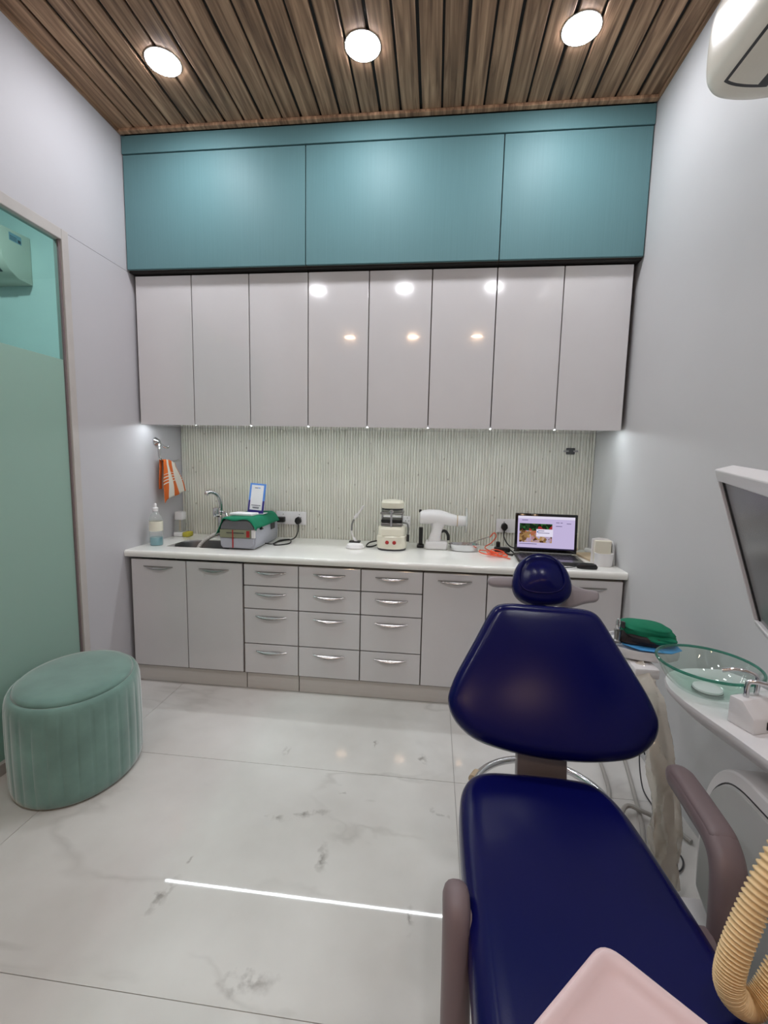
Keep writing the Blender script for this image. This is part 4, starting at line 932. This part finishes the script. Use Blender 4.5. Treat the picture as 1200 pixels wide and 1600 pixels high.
# foot control ring and cables
t = thing('foot_control', 'round foot control with a chrome ring on the floor behind the chair', 'foot control', (2.215, 1.545, 0))
bm = bmesh.new(); add_tube(bm, [(2.215 + .255 * math.cos(2 * math.pi * k / 48), 1.545 + .255 * math.sin(2 * math.pi * k / 48), .135) for k in range(49)], .014, 12, 0, cap=False)
obj('ring', bm, 'chrome', t, SM)
for a in (.5, 1.57 + 1.2, 4.0):
    c_, s_ = math.cos(a), math.sin(a)
    obj('strut', tube([(2.215 + .252 * c_, 1.545 + .252 * s_, .13), (2.215 + .25 * c_, 1.545 + .25 * s_, .06), (2.215 + .13 * c_, 1.545 + .13 * s_, .04)], .008, 8), 'chrome', t, SM)
obj('pedal_base', lathe([(.14, .0005), (.145, .01), (.14, .03), (.11, .05), (.02, .056)], (2.215, 1.545, 0), 32), 'plast', t, SM)
bm = tube([(2.215 + .262 * math.cos(a), 1.545 + .262 * math.sin(a), .13) for a in (2.55, 2.72)], .02, 12, 2); obj('end_cap', bm, 'tan', t, SM)
for pts, l in (([(2.64, 2.30, .009), (2.60, 2.10, .009), (2.58, 1.95, .009), (2.555, 1.82, .009), (2.50, 1.70, .009), (2.46, 1.56, .009), (2.40, 1.42, .009)], 'grey hose on the floor nearest the chrome ring, passing below the backrest'),
               ([(2.74, 2.20, .01), (2.71, 2.06, .01), (2.675, 1.90, .01), (2.635, 1.74, .01), (2.60, 1.62, .01), (2.50, 1.40, .01), (2.30, 1.20, .01)], 'grey hose on the floor running along the right wall'),
               ([(2.50, 1.60, .026), (2.58, 1.72, .031), (2.64, 1.70, .03), (2.72, 1.67, .01), (2.76, 1.60, .01)], 'short grey hose crossing over the other floor hoses')):
    single('floor_hose', tube(pts, .0085, 8), 'tubeg', l, 'hose', (pts[0][0], pts[0][1], 0), SM, 'grey hoses on the floor')
single('thin_wire', tube([(2.735, 1.93, .12), (2.72, 1.93, .16), (2.71, 1.92, .10), (2.70, 1.85, .02), (2.69, 1.74, .0235), (2.66, 1.66, .030), (2.62, 1.60, .020), (2.60, 1.52, .005), (2.645, 1.47, .005), (2.69, 1.52, .005), (2.68, 1.60, .008)], .003, 6), 'dark', 'thin dark wire curling over the floor beside the film-wrapped arm', 'wire', (2.7, 1.7, .003), SM)
for dx, l in ((0, 'black cable on the floor under the right armrest'), (.028, 'second black cable on the floor, close to the unit base')):
    single('floor_cable', tube([(2.50 - dx, 1.55 + dx * 2, .005), (2.45 + dx, 1.42, .0055), (2.44 + dx, 1.36, .02), (2.43 + dx, 1.26, .005), (2.40 + dx, 1.16, .005)], .0045, 6), 'black', l, 'cable', (2.44, 1.35, 0), SM, 'black floor cables')
t = thing('junction_box', 'black junction box on the floor between seat and unit', 'junction box', (2.44, 1.17, 0))
obj('box_body', bevel(box((2.385, 1.08, .0005), (2.53, 1.27, .075)), .012, 2), 'black', t, SM)
obj('box_lid', bevel(box((2.392, 1.087, .075), (2.523, 1.263, .085)), .004, 2), 'dark', t, SM)

# ================================================================== AIR CONDITIONERS
def ac(root, prof, axis, c0, c1, mats=('acw',)): pass
t = thing('air_conditioner', 'white split air conditioner high on the right wall', 'air conditioner', (2.7, 1.2, 2.49))
aprof = [(W - .001, 2.485), (2.70, 2.478), (2.62, 2.488), (2.582, 2.515), (2.568, 2.56), (2.568, 2.66), (2.58, 2.73), (2.61, 2.768), (2.66, 2.782), (W - .001, 2.782)]
acv = [Vector((p.x, p.y)) for p in smoothpath([(x, z, 0) for x, z in aprof], 6)]
def ring_ac(y, s):
    cx_, cz_ = 2.70, 2.63
    return [((cx_ + (p.x - cx_) * s if p.x < W - .01 else p.x), y, cz_ + (p.y - cz_) * s) for p in acv]
obj('housing', skin(bmesh.new(), [ring_ac(1.632, .82), ring_ac(1.628, .90), ring_ac(1.617, .955), ring_ac(1.60, .987), ring_ac(1.575, 1.0), ring_ac(.81, 1.0), ring_ac(.78, .98), ring_ac(.765, .9)]), 'acw', t, .9)
def strip_on(i0, i1, yy0, yy1, off, m, nm, par, th=.004):
    P_ = [acv[i0 + k] for k in range(i1 - i0 + 1)]; a, b = [], []
    for k in range(len(P_)):
        tg = (acv[i0 + k + 1] - acv[i0 + k - 1]).normalized(); n_ = Vector((tg.y, -tg.x))
        if (P_[k] + n_ - Vector((2.70, 2.63))).length < (P_[k] - n_ - Vector((2.70, 2.63))).length: n_ = -n_
        a.append(P_[k] + n_ * off); b.append(P_[k] - n_ * th)
    q = a + b[::-1]; return obj(nm, skin(bmesh.new(), [[(p.x, yy, p.y) for p in q] for yy in (yy0, yy1)]), m, par)
strip_on(5, 15, .84, 1.56, .0008, 'dark', 'louver_slot', t)
strip_on(11, 14, .845, 1.548, .0022, 'acw', 'louver', t)
strip_on(7, 11, .845, 1.548, .0020, 'acw', 'louver', t)
t = thing('air_conditioner', 'white air conditioner with a sticker, seen through the clear glass', 'air conditioner', (-1.45, 2.9, 2.52))
ap2 = [(YB - .0005, 2.53), (2.90, 2.535), (2.83, 2.575), (2.79, 2.63), (2.775, 2.70), (2.775, 2.80), (2.80, 2.835), (YB - .0005, 2.845)]
obj('housing', bevel(prism(ap2, -1.90, -1.06, 'yzx'), .006, 2, .9), 'acw', t, .6)
lb = obj('sticker', box((-1.0598, 2.845, 2.765), (-1.0585, 2.935, 2.815)), 'label', t)
bm = bmesh.new()
for z in (2.772, 2.782, 2.792): add_box(bm, (-1.0584, 2.85, z), (-1.0580, 2.90, z + .004))
add_box(bm, (-1.0584, 2.908, 2.77), (-1.0580, 2.93, 2.79))
obj('sticker_print', bm, 'ink', lb)
obj('air_outlet', prism([(2.84, 2.562), (2.80, 2.61), (2.807, 2.615), (2.847, 2.568)], -1.85, -1.12, 'yzx'), 'dark', t)
